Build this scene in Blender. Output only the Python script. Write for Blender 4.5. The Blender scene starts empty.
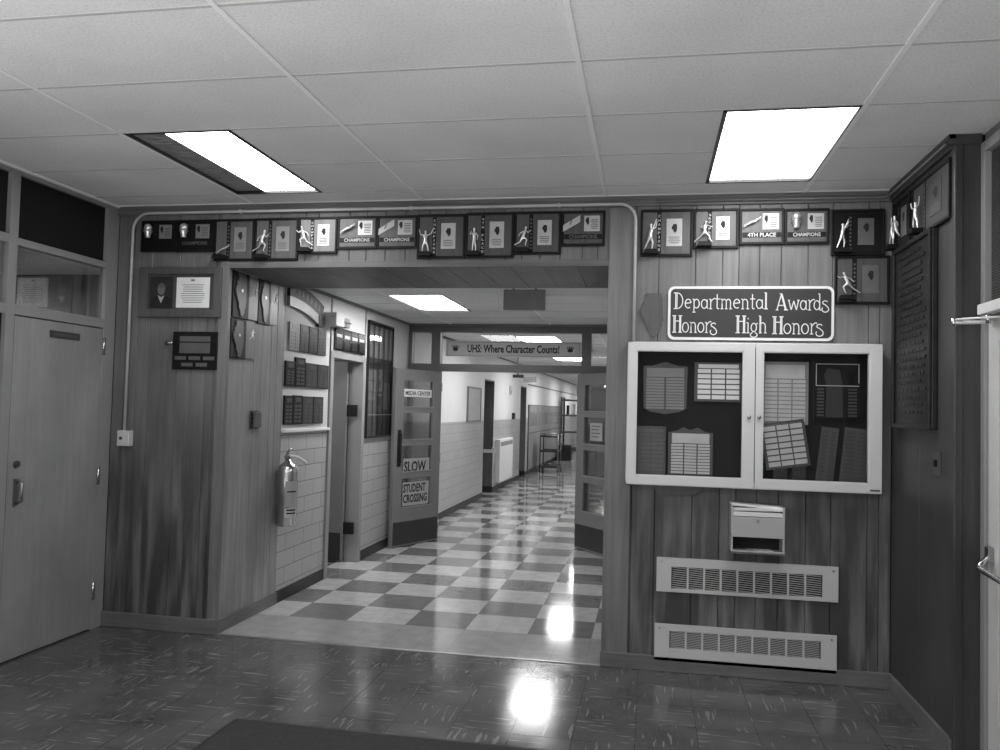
import bpy, bmesh, math, random
from mathutils import Vector, Matrix
random.seed(7)
C = bpy.context.scene.collection
PI = math.pi
BACK, LEFTW, RIGHTW = 0.0, PI/2, -PI/2      # rotation of things mounted on walls facing -y, +x, -x

# ------------------------------------------------------------------ materials
def g2l(v):                                   # sRGB grey 0..1 -> linear
    return v/12.92 if v <= 0.04045 else ((v+0.055)/1.055)**2.4
class NT:
    def __init__(s, name):
        s.m = bpy.data.materials.new(name); s.m.use_nodes = True
        s.n = s.m.node_tree.nodes; s.l = s.m.node_tree.links
        s.bsdf = s.n['Principled BSDF']; s.out = s.n['Material Output']
    def node(s, t, **k):
        n = s.n.new(t)
        for a, b in k.items(): setattr(n, a, b)
        return n
    def link(s, a, b): s.l.new(a, b)
    def coord(s, scale=(1,1,1), loc=(0,0,0), kind='Object'):
        tc = s.node('ShaderNodeTexCoord'); mp = s.node('ShaderNodeMapping')
        mp.inputs['Scale'].default_value = scale; mp.inputs['Location'].default_value = loc
        s.link(tc.outputs[kind], mp.inputs[0]); return mp.outputs[0]
    def world(s, scale=(1,1,1), loc=(0,0,0)):
        ge = s.node('ShaderNodeNewGeometry'); mp = s.node('ShaderNodeMapping')
        mp.inputs['Scale'].default_value = scale; mp.inputs['Location'].default_value = loc
        s.link(ge.outputs['Position'], mp.inputs[0]); return mp.outputs[0]
    def noise(s, vec, scale, detail=3, rough=0.5):
        n = s.node('ShaderNodeTexNoise'); n.inputs['Scale'].default_value = scale
        n.inputs['Detail'].default_value = detail; n.inputs['Roughness'].default_value = rough
        s.link(vec, n.inputs['Vector']); return n.outputs['Fac']
    def ramp(s, fac, stops):
        r = s.node('ShaderNodeValToRGB'); e = r.color_ramp.elements
        while len(e) < len(stops): e.new(0.5)
        for i, (p, v) in enumerate(stops):
            e[i].position = p; e[i].color = (v, v, v, 1)
        s.link(fac, r.inputs[0]); return r.outputs[0]
    def math(s, op, a, b=None, c=None):
        m = s.node('ShaderNodeMath', operation=op)
        for i, x in enumerate((a, b, c)):
            if x is None: continue
            if isinstance(x, (int, float)): m.inputs[i].default_value = x
            else: s.link(x, m.inputs[i])
        return m.outputs[0]
    def mix(s, fac, a, b, mode='MIX'):
        m = s.node('ShaderNodeMix', data_type='RGBA', blend_type=mode)
        for sock, x in ((m.inputs[0], fac), (m.inputs[6], a), (m.inputs[7], b)):
            if isinstance(x, (int, float)):
                if sock == m.inputs[0]: sock.default_value = x
                else: sock.default_value = (x, x, x, 1)
            else: s.link(x, sock)
        return m.outputs[2]
    def bump(s, h, strength=0.3, dist=0.01):
        b = s.node('ShaderNodeBump'); b.inputs['Strength'].default_value = strength
        b.inputs['Distance'].default_value = dist
        s.link(h, b.inputs['Height']); s.link(b.outputs[0], s.bsdf.inputs['Normal'])
    def fin(s, col, rough=0.5, metal=0.0, spec=0.5):
        b = s.bsdf
        if isinstance(col, (int, float)): b.inputs['Base Color'].default_value = (col, col, col, 1)
        else: s.link(col, b.inputs['Base Color'])
        if isinstance(rough, (int, float)): b.inputs['Roughness'].default_value = rough
        else: s.link(rough, b.inputs['Roughness'])
        b.inputs['Metallic'].default_value = metal
        b.inputs['Specular IOR Level'].default_value = spec
        return s.m

def plain(name, g, rough=0.5, metal=0.0, var=0.12, scale=6, spec=0.5):
    t = NT(name); v = g2l(g)
    n = t.noise(t.coord(), scale, 3)
    return t.fin(t.ramp(n, [(0.3, v*(1-var)), (0.7, v*(1+var))]), rough, metal, spec)
def wood(name, g, var=0.25, isl=0.28, rough=0.42, axis='z', stain=0.0):
    t = NT(name); v = g2l(g)
    sc = {'z': (14, 14, 0.7), 'x': (0.7, 14, 14), 'y': (14, 0.7, 14)}[axis]
    grain = t.noise(t.coord(sc), 2.2, 5, 0.6)
    c = t.ramp(grain, [(0.28, v*(1-var)), (0.5, v), (0.75, v*(1+var))])
    blot = t.ramp(t.noise(t.coord((1, 1, .6)), 2.3, 3), [(0.3, 0.78), (0.7, 1.15)])
    c = t.mix(1.0, c, blot, 'MULTIPLY')
    ge = t.node('ShaderNodeNewGeometry')
    r = t.math('MULTIPLY_ADD', ge.outputs['Random Per Island'], isl, 1-isl/2)
    c = t.mix(1.0, c, r, 'MULTIPLY')
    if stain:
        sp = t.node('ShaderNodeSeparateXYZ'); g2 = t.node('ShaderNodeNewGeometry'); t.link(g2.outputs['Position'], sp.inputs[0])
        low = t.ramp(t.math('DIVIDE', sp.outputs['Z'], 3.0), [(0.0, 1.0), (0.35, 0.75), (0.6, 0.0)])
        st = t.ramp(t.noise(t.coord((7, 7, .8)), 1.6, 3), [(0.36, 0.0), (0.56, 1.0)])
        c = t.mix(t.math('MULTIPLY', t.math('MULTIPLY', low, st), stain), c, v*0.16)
    t.bump(grain, 0.12, 0.003)
    return t.fin(c, rough)
def emit(name, s, g=1.0, var=0.0):
    t = NT(name); e = t.node('ShaderNodeEmission'); e.inputs['Strength'].default_value = s
    if var:
        n = t.noise(t.coord((1, 1, 1)), 4, 2)
        t.link(t.ramp(n, [(0.3, g*(1-var)), (0.7, g)]), e.inputs['Color'])
    else: e.inputs['Color'].default_value = (g, g, g, 1)
    t.link(e.outputs[0], t.out.inputs['Surface']); return t.m
def glass(name, tint=0.9, refl=0.06, base=None, rough=0.02, k=0.6):
    t = NT(name); tr = t.node('ShaderNodeBsdfTransparent'); tr.inputs[0].default_value = (tint, tint, tint, 1)
    gl = t.node('ShaderNodeBsdfGlossy'); gl.inputs['Roughness'].default_value = rough
    lw = t.node('ShaderNodeLayerWeight'); lw.inputs['Blend'].default_value = 0.25
    fac = t.math('MULTIPLY_ADD', lw.outputs['Fresnel'], k, refl)
    mx = t.node('ShaderNodeMixShader'); t.link(fac, mx.inputs[0]); t.link(tr.outputs[0], mx.inputs[1]); t.link(gl.outputs[0], mx.inputs[2])
    t.link(mx.outputs[0], t.out.inputs['Surface']); return t.m

def m_lobby_floor():
    t = NT('dark streaked floor tile')
    p = t.world((1/0.3048, 1/0.3048, 1), (0.13, 0.0, 0.5))
    ck = t.node('ShaderNodeTexChecker'); ck.inputs['Scale'].default_value = 1.0
    ck.inputs['Color1'].default_value = (0,0,0,1); ck.inputs['Color2'].default_value = (1,1,1,1); t.link(p, ck.inputs['Vector'])
    # bold short chips of pale colour, running along x on one tile and along y on the next
    a = t.ramp(t.noise(t.world((5, 46, 1)), 1.0, 2, 0.4), [(0.625, 0.0), (0.66, 1.0)])
    b = t.ramp(t.noise(t.world((46, 5, 1), (5, 3, 0)), 1.0, 2, 0.4), [(0.625, 0.0), (0.66, 1.0)])
    s = t.mix(ck.outputs['Color'], a, b)
    a2 = t.ramp(t.noise(t.world((16, 140, 1)), 1.0, 1), [(0.62, 0.0), (0.72, 1.0)])
    b2 = t.ramp(t.noise(t.world((140, 16, 1)), 1.0, 1), [(0.62, 0.0), (0.72, 1.0)])
    s2 = t.mix(ck.outputs['Color'], a2, b2)
    base = t.ramp(t.noise(t.world((1.2, 1.2, 1)), 2.0, 4), [(0.3, g2l(.27)), (0.7, g2l(.35))])
    c = t.mix(t.math('MULTIPLY', s, 0.5), base, g2l(.55))
    c = t.mix(t.math('MULTIPLY', s2, 0.28), c, g2l(.48))
    br = t.node('ShaderNodeTexBrick'); br.offset = 0.0; br.inputs['Scale'].default_value = 1.0
    br.inputs['Brick Width'].default_value = 1.0; br.inputs['Row Height'].default_value = 1.0
    br.inputs['Mortar Size'].default_value = 0.007; br.inputs['Mortar Smooth'].default_value = 0.2
    t.link(p, br.inputs['Vector'])
    c = t.mix(t.math('MULTIPLY', br.outputs['Fac'], 0.6), c, g2l(.12))
    t.bump(t.noise(t.world((1, 1, 1)), 9.0, 2), 0.05, 0.01)
    r = t.ramp(t.noise(t.world((1, 1, 1)), 5.0, 3), [(0.3, .10), (0.75, .18)])
    return t.fin(c, r, spec=0.36)
def m_checker_floor():
    t = NT('waxed checkered floor tile')
    S = 0.457
    p = t.world((1/S, 1/S, 1), (2.66/S, -0.6/S, 0.5))
    ck = t.node('ShaderNodeTexChecker'); ck.inputs['Scale'].default_value = 1.0
    ck.inputs['Color1'].default_value = (0,0,0,1); ck.inputs['Color2'].default_value = (1,1,1,1); t.link(p, ck.inputs['Vector'])
    n = t.ramp(t.noise(t.world((3, 3, 1)), 3.0, 4), [(0.3, .86), (0.7, 1.1)])
    sp = t.node('ShaderNodeSeparateXYZ'); t.link(p, sp.inputs[0])
    edge = t.math('LESS_THAN', sp.outputs['Y'], 0.0)
    k = t.mix(edge, ck.outputs['Color'], 0.0)
    c = t.mix(k, g2l(.71), g2l(.44))
    c = t.mix(edge, c, g2l(.60))
    c = t.mix(1.0, c, n, 'MULTIPLY')
    br = t.node('ShaderNodeTexBrick'); br.offset = 0.0; br.inputs['Scale'].default_value = 1.0
    br.inputs['Brick Width'].default_value = 0.5; br.inputs['Row Height'].default_value = 0.5
    br.inputs['Mortar Size'].default_value = 0.005
    t.link(p, br.inputs['Vector'])
    c = t.mix(t.math('MULTIPLY', br.outputs['Fac'], 0.3), c, g2l(.3))
    t.bump(t.noise(t.world((1, 1, 1)), 7.0, 2), 0.05, 0.01)
    return t.fin(c, 0.1, spec=0.45)
def m_ceiling():
    t = NT('pitted acoustic ceiling tile')
    c = t.ramp(t.noise(t.world((1, 1, 1)), 90.0, 3, 0.7), [(0.33, g2l(.84)), (0.5, g2l(.91)), (0.7, g2l(.93))])
    sp = t.ramp(t.noise(t.world((1, 1, 1), (3, 1, 0)), 260.0, 1), [(0.28, 0.72), (0.36, 1.0)])
    c = t.mix(1.0, c, sp, 'MULTIPLY')
    bl = t.ramp(t.noise(t.world((1, 1, 1)), 1.3, 3), [(0.3, .9), (0.7, 1.06)])
    return t.fin(t.mix(1.0, c, bl, 'MULTIPLY'), 0.9)
def m_tile_wall(name, g, gm, horizontal='y'):
    t = NT(name)
    ge = t.node('ShaderNodeNewGeometry'); sp = t.node('ShaderNodeSeparateXYZ'); t.link(ge.outputs['Position'], sp.inputs[0])
    cb = t.node('ShaderNodeCombineXYZ'); t.link(sp.outputs['Y' if horizontal == 'y' else 'X'], cb.inputs[0]); t.link(sp.outputs['Z'], cb.inputs[1])
    br = t.node('ShaderNodeTexBrick'); br.offset = 0.5; br.inputs['Scale'].default_value = 1.0
    br.inputs['Brick Width'].default_value = 0.36; br.inputs['Row Height'].default_value = 0.135
    br.inputs['Mortar Size'].default_value = 0.004; br.inputs['Mortar Smooth'].default_value = 0.3
    v = g2l(g); br.inputs['Color1'].default_value = (v*.95,)*3+(1,); br.inputs['Color2'].default_value = (v*1.05,)*3+(1,)
    v = g2l(gm); br.inputs['Mortar'].default_value = (v, v, v, 1)
    t.link(cb.outputs[0], br.inputs['Vector'])
    inv = t.math('SUBTRACT', 1.0, br.outputs['Fac']); t.bump(inv, 0.3, 0.003)
    return t.fin(br.outputs['Color'], 0.3)

M = dict(
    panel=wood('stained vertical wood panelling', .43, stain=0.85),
    panel_side=wood('wood panelling of the passage', .56, isl=.2, stain=0.08),
    trimwood=wood('wood trim', .45, isl=.1, rough=.4), trimwood_x=wood('wood trim running across', .40, isl=.1, rough=.4, axis='x'),
    trimwood_y=wood('wood trim running back', .40, isl=.1, rough=.4, axis='y'),
    soffit=wood('wood boards of the soffit', .40, isl=.2, axis='y'),
    darkgap=plain('shadow gap', .05, .9), dark_base=plain('black rubber base', .12, .45),
    framepaint=plain('satin grey door frame paint', .56, .45, var=.04), doorwood=wood('pale birch door veneer', .58, var=.07, isl=.02, rough=.45),
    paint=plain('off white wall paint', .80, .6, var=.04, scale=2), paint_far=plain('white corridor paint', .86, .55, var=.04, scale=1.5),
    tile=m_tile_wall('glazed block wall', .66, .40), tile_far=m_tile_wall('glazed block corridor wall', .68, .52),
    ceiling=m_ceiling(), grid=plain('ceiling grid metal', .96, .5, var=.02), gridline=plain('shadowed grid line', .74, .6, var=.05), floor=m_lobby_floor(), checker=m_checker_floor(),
    lit=emit('lit light diffuser', 14.0, 1.0, .12), lit_far=emit('lit corridor diffuser', 25.0), unlit=plain('dark ribbed diffuser', .52, .3, var=.3, scale=14),
    blackmetal=plain('black painted metal', .10, .4), black=plain('black lacquered wood', .06, .45, var=.2, spec=.25), blackglass=plain('black glass', .03, .25),
    chrome=plain('polished metal', .80, .22, 1.0, var=.05), steel=plain('brushed steel', .62, .35, 1.0, var=.1),
    figure=plain('gilt cast metal', .88, .3, .75, var=.05), conduit=plain('grey painted conduit', .74, .4),
    plate=plain('silver engraved plate', .74, .35, .15, var=.1, scale=9), plate_mid=plain('dull engraved plate', .52, .4, .15, var=.12), platelit=plain('plate with painted shine', .97, .3, 0.0, var=.03),  # the brightest plates carry their shine as a near-white colour
    plate_dark=plain('dim engraved plate', .36, .4, .1, var=.12), ink=plain('black ink', .06, .6), ink_grey=plain('grey print', .38, .6),
    walnut=wood('dark walnut board', .30, isl=.02, rough=.35), framewood=wood('dark brown frame wood', .31, isl=.02, rough=.4), boardwood=wood('mid brown plaque wood', .35, isl=.05, rough=.35), paleboard=wood('pale plaque wood', .56, isl=.02, rough=.35),
    whitepaint=plain('white enamel paint', .88, .4, var=.03), letter=plain('cream lettering', .86, .5, var=.02), signboard=plain('charcoal sign board', .18, .45, var=.06),
    alu=plain('satin white aluminium', .80, .38, .1, var=.03), enamel=plain('white enamelled metal', .75, .4, var=.03), slot=plain('louver shadow', .10, .7),
    paper=plain('white paper', .90, .7, var=.03), cardboard=plain('grey paper', .62, .7), blackfelt=plain('black felt backing', .06, .9, var=.2),
    glass=glass('clear glass', .93, .01, k=.35), caseglass=glass('display case glass', .95, .004, k=.22), doorglass=glass('dusty door glass', .80, .05), darkglass=glass('smoked glass', .35, .04), wireglass=glass('wired glass', .5, .06),
    mat=plain('dark carpet mat', .17, .95, var=.25, scale=60), bronze=plain('dark bronze', .19, .4, .6, var=.25, scale=25), photo=plain('dark photograph', .16, .35, var=.3, scale=12),
    skin=plain('printed skin tone', .42, .4), locker=plain('grey locker enamel', .55, .35, var=.04), brown=wood('brown stained door', .40, isl=.02), kick=plain('dark kick plate', .20, .35, var=.06),
    leafpaint=plain('grey painted door wood', .47, .4, var=.05), transompaint=plain('grey brown transom paint', .34, .4, var=.05), notice=plain('pale notice paper', .66, .6, var=.06), banner=plain('translucent paper banner', .70, .6, var=.05),
    rubber=plain('black rubber', .07, .6), voidm=plain('unlit void', .02, .9), greybox=plain('grey metal box', .44, .5), nameplate=plain('small dark nameplate', .26, .4), panel_shaded=wood('wood boards with painted shade', .235, isl=.08), boxmetal=plain('light grey box enamel', .66, .4, var=.03), olive=plain('dark display board', .14, .35, var=.3),
)

# ------------------------------------------------------------------ builders
class B:
    def __init__(s): s.bm = bmesh.new()
    def box(s, x0, x1, y0, y1, z0, z1, bev=0, mi=0):
        r = bmesh.ops.create_cube(s.bm, size=1.0); vs = r['verts']
        bmesh.ops.scale(s.bm, vec=(abs(x1-x0), abs(y1-y0), abs(z1-z0)), verts=vs)
        bmesh.ops.translate(s.bm, vec=((x0+x1)/2, (y0+y1)/2, (z0+z1)/2), verts=vs)
        fs = set(f for v in vs for f in v.link_faces)
        if bev:
            es = list(set(e for v in vs for e in v.link_edges))
            b = bmesh.ops.bevel(s.bm, geom=es, offset=bev, segments=2, affect='EDGES', profile=0.6)
            fs = set(b['faces']) | set(f for f in fs if f.is_valid)
        for f in fs:
            if f.is_valid: f.material_index = mi
        return s
    def prism(s, pts, y0, y1, mi=0):            # polygon in x,z extruded along y
        n = len(pts)
        a = [s.bm.verts.new((p[0], y0, p[1])) for p in pts]; b = [s.bm.verts.new((p[0], y1, p[1])) for p in pts]
        fs = [s.bm.faces.new(a), s.bm.faces.new(b[::-1])]
        for i in range(n): fs.append(s.bm.faces.new((a[i], b[i], b[(i+1) % n], a[(i+1) % n])))
        for f in fs: f.material_index = mi
        return s
    def ring(s, c, r, ax, n):
        ax = ax.normalized(); u = ax.orthogonal().normalized(); v = ax.cross(u)
        return [s.bm.verts.new(c + (u*math.cos(2*PI*i/n) + v*math.sin(2*PI*i/n))*r) for i in range(n)]
    def tube(s, pts, r, n=10, mi=0, caps=True):
        P = [Vector(p) for p in pts]; rr = r if isinstance(r, (list, tuple)) else [r]*len(P)
        prev = None; u = None
        for i, p in enumerate(P):
            d = (P[min(i+1, len(P)-1)] - P[max(i-1, 0)]).normalized()
            if u is None: u = d.orthogonal().normalized()
            u = (u - d*u.dot(d)).normalized(); v = d.cross(u)
            ring = [s.bm.verts.new(p + (u*math.cos(2*PI*k/n) + v*math.sin(2*PI*k/n))*rr[i]) for k in range(n)]
            if prev:
                for k in range(n):
                    f = s.bm.faces.new((prev[k], prev[(k+1) % n], ring[(k+1) % n], ring[k])); f.smooth = True; f.material_index = mi
            elif caps: s.bm.faces.new(ring[::-1]).material_index = mi
            prev = ring
        if caps: s.bm.faces.new(prev).material_index = mi
        return s
    def lathe(s, prof, c=(0, 0, 0), n=24, mi=0):
        c = Vector(c); prev = None
        for r, z in prof:
            ring = [s.bm.verts.new(c + Vector((r*math.cos(2*PI*k/n), r*math.sin(2*PI*k/n), z))) for k in range(n)]
            if prev:
                for k in range(n):
                    f = s.bm.faces.new((prev[k], prev[(k+1) % n], ring[(k+1) % n], ring[k])); f.smooth = True; f.material_index = mi
            prev = ring
        return s
    def ball(s, c, r, n=12, sc=(1, 1, 1)):
        v = bmesh.ops.create_uvsphere(s.bm, u_segments=n, v_segments=n//2+2, radius=r)['verts']
        bmesh.ops.scale(s.bm, vec=sc, verts=v); bmesh.ops.translate(s.bm, vec=c, verts=v)
        for f in set(f for q in v for f in q.link_faces): f.smooth = True
        return s
    def ribbon(s, pts, w, y, t=0.002):           # flat stroke in x,z facing -y
        P = [Vector((p[0], p[1])) for p in pts]; L = []
        for i, p in enumerate(P):
            d = (P[min(i+1, len(P)-1)] - P[max(i-1, 0)]).normalized(); nrm = Vector((-d.y, d.x))*w/2
            L.append((p+nrm, p-nrm))
        for i in range(len(L)-1):
            q = [L[i][0], L[i][1], L[i+1][1], L[i+1][0]]
            a = [s.bm.verts.new((k.x, y, k.y)) for k in q]; s.bm.faces.new(a)
        return s
    def build(s, name, mats, parent=None, mods=None):
        bmesh.ops.recalc_face_normals(s.bm, faces=s.bm.faces[:])
        me = bpy.data.meshes.new(name); s.bm.to_mesh(me); s.bm.free()
        for m in (mats if isinstance(mats, (list, tuple)) else [mats]): me.materials.append(M[m] if isinstance(m, str) else m)
        o = bpy.data.objects.new(name, me); C.objects.link(o)
        if parent: o.parent = parent
        return o
def thing(name, label, cat, loc=(0, 0, 0), rotz=0, group=None, roty=0):
    o = bpy.data.objects.new(name, None); C.objects.link(o); o.empty_display_size = .05
    o.location = loc; o.rotation_euler = (0, roty, rotz); o['label'] = label; o['category'] = cat
    if group: o['group'] = group
    return o
def tag(o, label, cat, group=None, kind=None, loc=None, rotz=0):
    o['label'] = label; o['category'] = cat
    if group: o['group'] = group
    if kind: o['kind'] = kind
    if loc: o.location = loc; o.rotation_euler = (0, 0, rotz)
    return o
def struct(name, b, m, parent=None):
    o = b.build(name, m, parent)
    if not parent: o['kind'] = 'structure'
    return o
def bx(name, m, parent, *a, bev=0): return B().box(*a, bev=bev).build(name, m, parent)
def lab(o, s): o['label'] = s; return o
def text(s, x0, x1, z0, z1, y, m, parent, name='lettering', bold=0.0, fit=True, depth=0.001):
    cu = bpy.data.curves.new('t', 'FONT'); cu.body = s; cu.size = 1; cu.extrude = 0.01; cu.offset = bold
    cu.resolution_u = 2
    o = bpy.data.objects.new('t', cu); C.objects.link(o)
    dg = bpy.context.evaluated_depsgraph_get(); me = bpy.data.meshes.new_from_object(o.evaluated_get(dg))
    bpy.data.objects.remove(o); bpy.data.curves.remove(cu)
    xs = [v.co.x for v in me.vertices]; ys = [v.co.y for v in me.vertices]
    ax, bx_, ay, by = min(xs), max(xs), min(ys), max(ys)
    for v in me.vertices:
        u = (v.co.x-ax)/(bx_-ax); w = (v.co.y-ay)/(by-ay); d = v.co.z
        v.co = (x0+u*(x1-x0), y - (depth if d > 0 else 0), z0+w*(z1-z0))
    me.materials.append(M[m]); ob = bpy.data.objects.new(name, me); C.objects.link(ob); ob.parent = parent
    return ob
def vtext(s, xc, zt, zb, w, y, m, parent, name='lettering'):
    """letters stacked one below another, as one mesh"""
    n = len(s); h = (zt-zb)/n; parts = []
    for i, ch in enumerate(s):
        if ch == ' ': continue
        parts.append(text(ch, xc-w/2*(.35 if ch == 'I' else 1), xc+w/2*(.35 if ch == 'I' else 1), zt-(i+.82)*h, zt-(i+.18)*h, y, m, None, bold=.02))
    bm = bmesh.new()
    for p in parts: bm.from_mesh(p.data); 
    for p in parts:
        me = p.data; bpy.data.objects.remove(p); bpy.data.meshes.remove(me)
    me = bpy.data.meshes.new(name); bm.to_mesh(me); bm.free(); me.materials.append(M[m])
    o = bpy.data.objects.new(name, me); C.objects.link(o); o.parent = parent; return o

STATE = [(.22, 1), (.83, 1), (.86, .93), (.91, .88), (.93, .45), (.96, .40), (.89, .33), (.91, .27), (.81, .18), (.79, .10), (.72, .07), (.66, 0), (.58, .03), (.47, .02), (.45, .1), (.40, .15), (.28, .22), (.30, .30), (.24, .36), (.17, .38), (.05, .5), (0, .58), (.04, .66), (.12, .70), (.1, .78), (.2, .82), (.28, .9)]
def state(b, x0, x1, z0, z1, y0, y1): return b.prism([(x0+p[0]*(x1-x0), z0+p[1]*(z1-z0)) for p in STATE], y0, y1)

# ------------------------------------------------------------------ room shell
XL, XR, XP, XJ = -3.80, 1.444, -2.93, -0.26      # lobby left wall, right wall, passage left wall, passage right wall
H, HH, HC = 3.0, 2.555, 2.63                      # lobby ceiling, header underside, corridor ceiling
def planks(b, seams, z0, z1, y=0.0, t=0.016, gap=0.002):
    """vertical boards facing -y with a chamfered V groove between neighbours"""
    for a, c in zip(seams[:-1], seams[1:]):
        x0, x1 = a+gap/2, c-gap/2; ch = 0.0035
        pts = [(x0, y+t), (x0, y+ch), (x0+ch, y), (x1-ch, y), (x1, y+ch), (x1, y+t)]
        lo = [b.bm.verts.new((p[0], p[1], z0)) for p in pts]; hi = [b.bm.verts.new((p[0], p[1], z1)) for p in pts]
        for i in range(5): b.bm.faces.new((lo[i], lo[i+1], hi[i+1], hi[i]))
        b.bm.faces.new(lo[::-1]); b.bm.faces.new(hi)
    return b
SL = [-3.80, -3.71, -3.62, -3.522, -3.304, -3.196, -3.081, -3.02, -2.93]
SHD = [-2.93, -2.72, -2.55, -2.364, -2.268, -2.043, -1.921, -1.785, -1.644, -1.476, -1.365, -1.2, -1.1, -.956, -.843, -.723, -.591, -.447, -.35, -.26]
SR = [-.26, -.10, .045, .275, .441, .540, .665, .795, .955, 1.10, 1.31, 1.375, 1.444]
SLL = [-6.6, -6.35, -6.2, -5.9, -5.7, -5.45, -5.3, -5.0, -4.85, -4.6, -4.45, -4.2, -4.08, -3.9]
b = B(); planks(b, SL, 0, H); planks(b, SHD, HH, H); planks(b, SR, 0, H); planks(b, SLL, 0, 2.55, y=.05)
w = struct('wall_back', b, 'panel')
b = B(); b.box(XL-.1, XP-.02, .017, .12, 0, H).box(XP+.0, XJ, .017, .98, HH+.012, H).box(XJ+.01, XR+.2, .017, .9, 0, H).box(-6.6, XL, .07, .15, 0, 2.6)
struct('backing', b, 'darkgap', w)
# wood facing of the left pillar inside the passage, seams across its depth
b = B(); planks(b, [0, .10, .26, .42, .55, .70, .80, .93], 0, HH, y=0)
pil = struct('wall_passage', b, 'panel_side'); pil.location = (XP, 0, 0); pil.rotation_euler = (0, 0, LEFTW)
b = B(); b.box(0.0, .93, .016, .055, 0, HH); struct('backing', b, 'darkgap', pil)
b = B()
for i in range(12):
    x = XP + (XJ-XP)*i/12; b.box(x+.002, x+(XJ-XP)/12-.002, 0, 1.0, HH, HH+.012)
struct('trim_1', b, 'soffit')                                                  # boards of the soffit
struct('trim_2', B().box(XP-.06, XP+.004, -.014, .0, 0, H, bev=.004).box(XP-.0, XP+.012, -.014, .03, 0, HH, bev=.003), 'trimwood')   # corner boards of the opening
struct('trim_3', B().box(XP, XJ, -.012, 0, HH-.004, HH+.04, bev=.003), 'trimwood_x')
struct('trim_4', B().box(XJ-.012, XJ+.15, -.014, .0, 0, 2.93, bev=.004).box(XJ-.014, XJ, -.012, .9, 0, HH, bev=.002), 'trimwood')
struct('trim_5', B().box(XL, XR, -.022, 0, 2.935, H, bev=.004).box(XL, XR, -.034, 0, 2.975, H, bev=.003), 'trimwood_x')
struct('trim_6', B().box(XR-.022, XR, -1.04, 0, 2.935, H, bev=.004).box(XR-.034, XR, -1.06, -0.03, 2.975, H, bev=.003).box(XR-.034, 1.56, -1.06, -1.03, 2.95, H, bev=.003), 'panel_shaded')
struct('baseboard_back', B().box(XL, XP+.01, -.022, 0, 0, .105, bev=.006).box(XJ-.02, XR, -.022, 0, 0, .095, bev=.006), 'trimwood_x')
struct('baseboard_passage', B().box(XP, XP+.016, 0, .93, 0, .095, bev=.004), 'trimwood_y')
struct('baseboard_right', B().box(XR-.02, XR, -1.04, -.02, 0, .10, bev=.005), 'trimwood_y')
struct('floor', B().box(-6.6, 2.6, -8, 0, -.1, 0), 'floor')
struct('floor', B().box(-4.4, XJ+.02, 0, 36, -.1, 0), 'checker')
struct('trim_7', B().box(XP, XJ, -.012, .012, 0, .004, bev=.001), 'steel')
struct('floor', B().box(-6.6, XL, 0, .06, -.1, 0), 'floor')
# right wall and the reveal beside the exit door
b = B(); planks(b, [0, .52, 1.04], 0, H); rw = struct('wall_right', b, 'panel_shaded'); rw.location = (XR, 0, 0); rw.rotation_euler = (0, 0, RIGHTW)  # the right wall's shade is put into its darker board colour
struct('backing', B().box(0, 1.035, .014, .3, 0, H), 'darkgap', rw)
struct('trim_8', B().box(XR, 1.575, -1.052, -1.036, 0, 2.95, bev=.003), 'panel_shaded')
struct('trim_9', B().box(XR-.008, XR+.03, -1.062, -1.0, 0, 2.95, bev=.006), 'panel_shaded')
# ceilings
def plate_with_holes(x0, x1, y0, y1, z, holes, th=.02):
    b = B(); ys = sorted(set([y0, y1]+[h[2] for h in holes]+[h[3] for h in holes])); xs = sorted(set([x0, x1]+[h[0] for h in holes]+[h[1] for h in holes]))
    for xa, xb in zip(xs[:-1], xs[1:]):
        for ya, yb in zip(ys[:-1], ys[1:]):
            cx, cy = (xa+xb)/2, (ya+yb)/2
            if any(h[0] < cx < h[1] and h[2] < cy < h[3] for h in holes): continue
            b.box(xa, xb, ya, yb, z, z+th)
    return b
GX0, GY0 = -2.74, -.285
L1 = (GX0, GX0+.61, GY0-1.22, GY0); L2 = (GX0+3.05, GX0+3.66, GY0-1.22, GY0)
L3 = (GX0, GX0+.61, GY0-1.22*4, GY0-1.22*3); L4 = (GX0+3.05, GX0+3.66, GY0-1.22*4, GY0-1.22*3)
L5 = (GX0+1.22, GX0+1.83, GY0-1.22*6, GY0-1.22*5)
struct('ceiling', plate_with_holes(XL-.05, 2.6, -8, 0, H, [L1, L2, L3, L4, L5]), 'ceiling')
def grid_bars(xs, ys, x0, x1, y0, y1, z, holes, hw=.011):
    b = B()
    def inside(x, y): return any(h[0]+.02 < x < h[1]-.02 and h[2]+.02 < y < h[3]-.02 for h in holes)
    for x in xs: 
        if x0 < x < x1: b.box(x-hw, x+hw, y0, y1, z-.005, z+.001)
    for y in ys:
        seg = sorted([x0, x1] + [v for h in holes for v in (h[0], h[1])])
        for a, c in zip(seg[:-1], seg[1:]):
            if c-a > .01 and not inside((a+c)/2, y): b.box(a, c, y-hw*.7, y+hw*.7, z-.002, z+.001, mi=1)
    return b
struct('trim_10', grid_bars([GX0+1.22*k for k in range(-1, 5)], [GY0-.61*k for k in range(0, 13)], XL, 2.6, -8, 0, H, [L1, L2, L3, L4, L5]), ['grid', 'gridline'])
struct('trim_11', B().box(XL, XL+.022, -8, 0, H-.012, H).box(XL, XR, -.05, -.028, H-.004, H), 'grid')
CL1 = (-2.40, -1.86, 1.9, 3.12); CL2 = (-1.9, -1.29, 6.1, 7.32); FARZ = 2.55
farlights = [(-1.9, -1.29, 6.1, 7.32), (-1.9, -1.29, 10.6, 11.82), (-1.9, -1.29, 15.1, 16.32), (-1.9, -1.29, 19.6, 20.82), (-1.9, -1.29, 24.1, 25.32), (-1.9, -1.29, 28.6, 29.82)]
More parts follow.
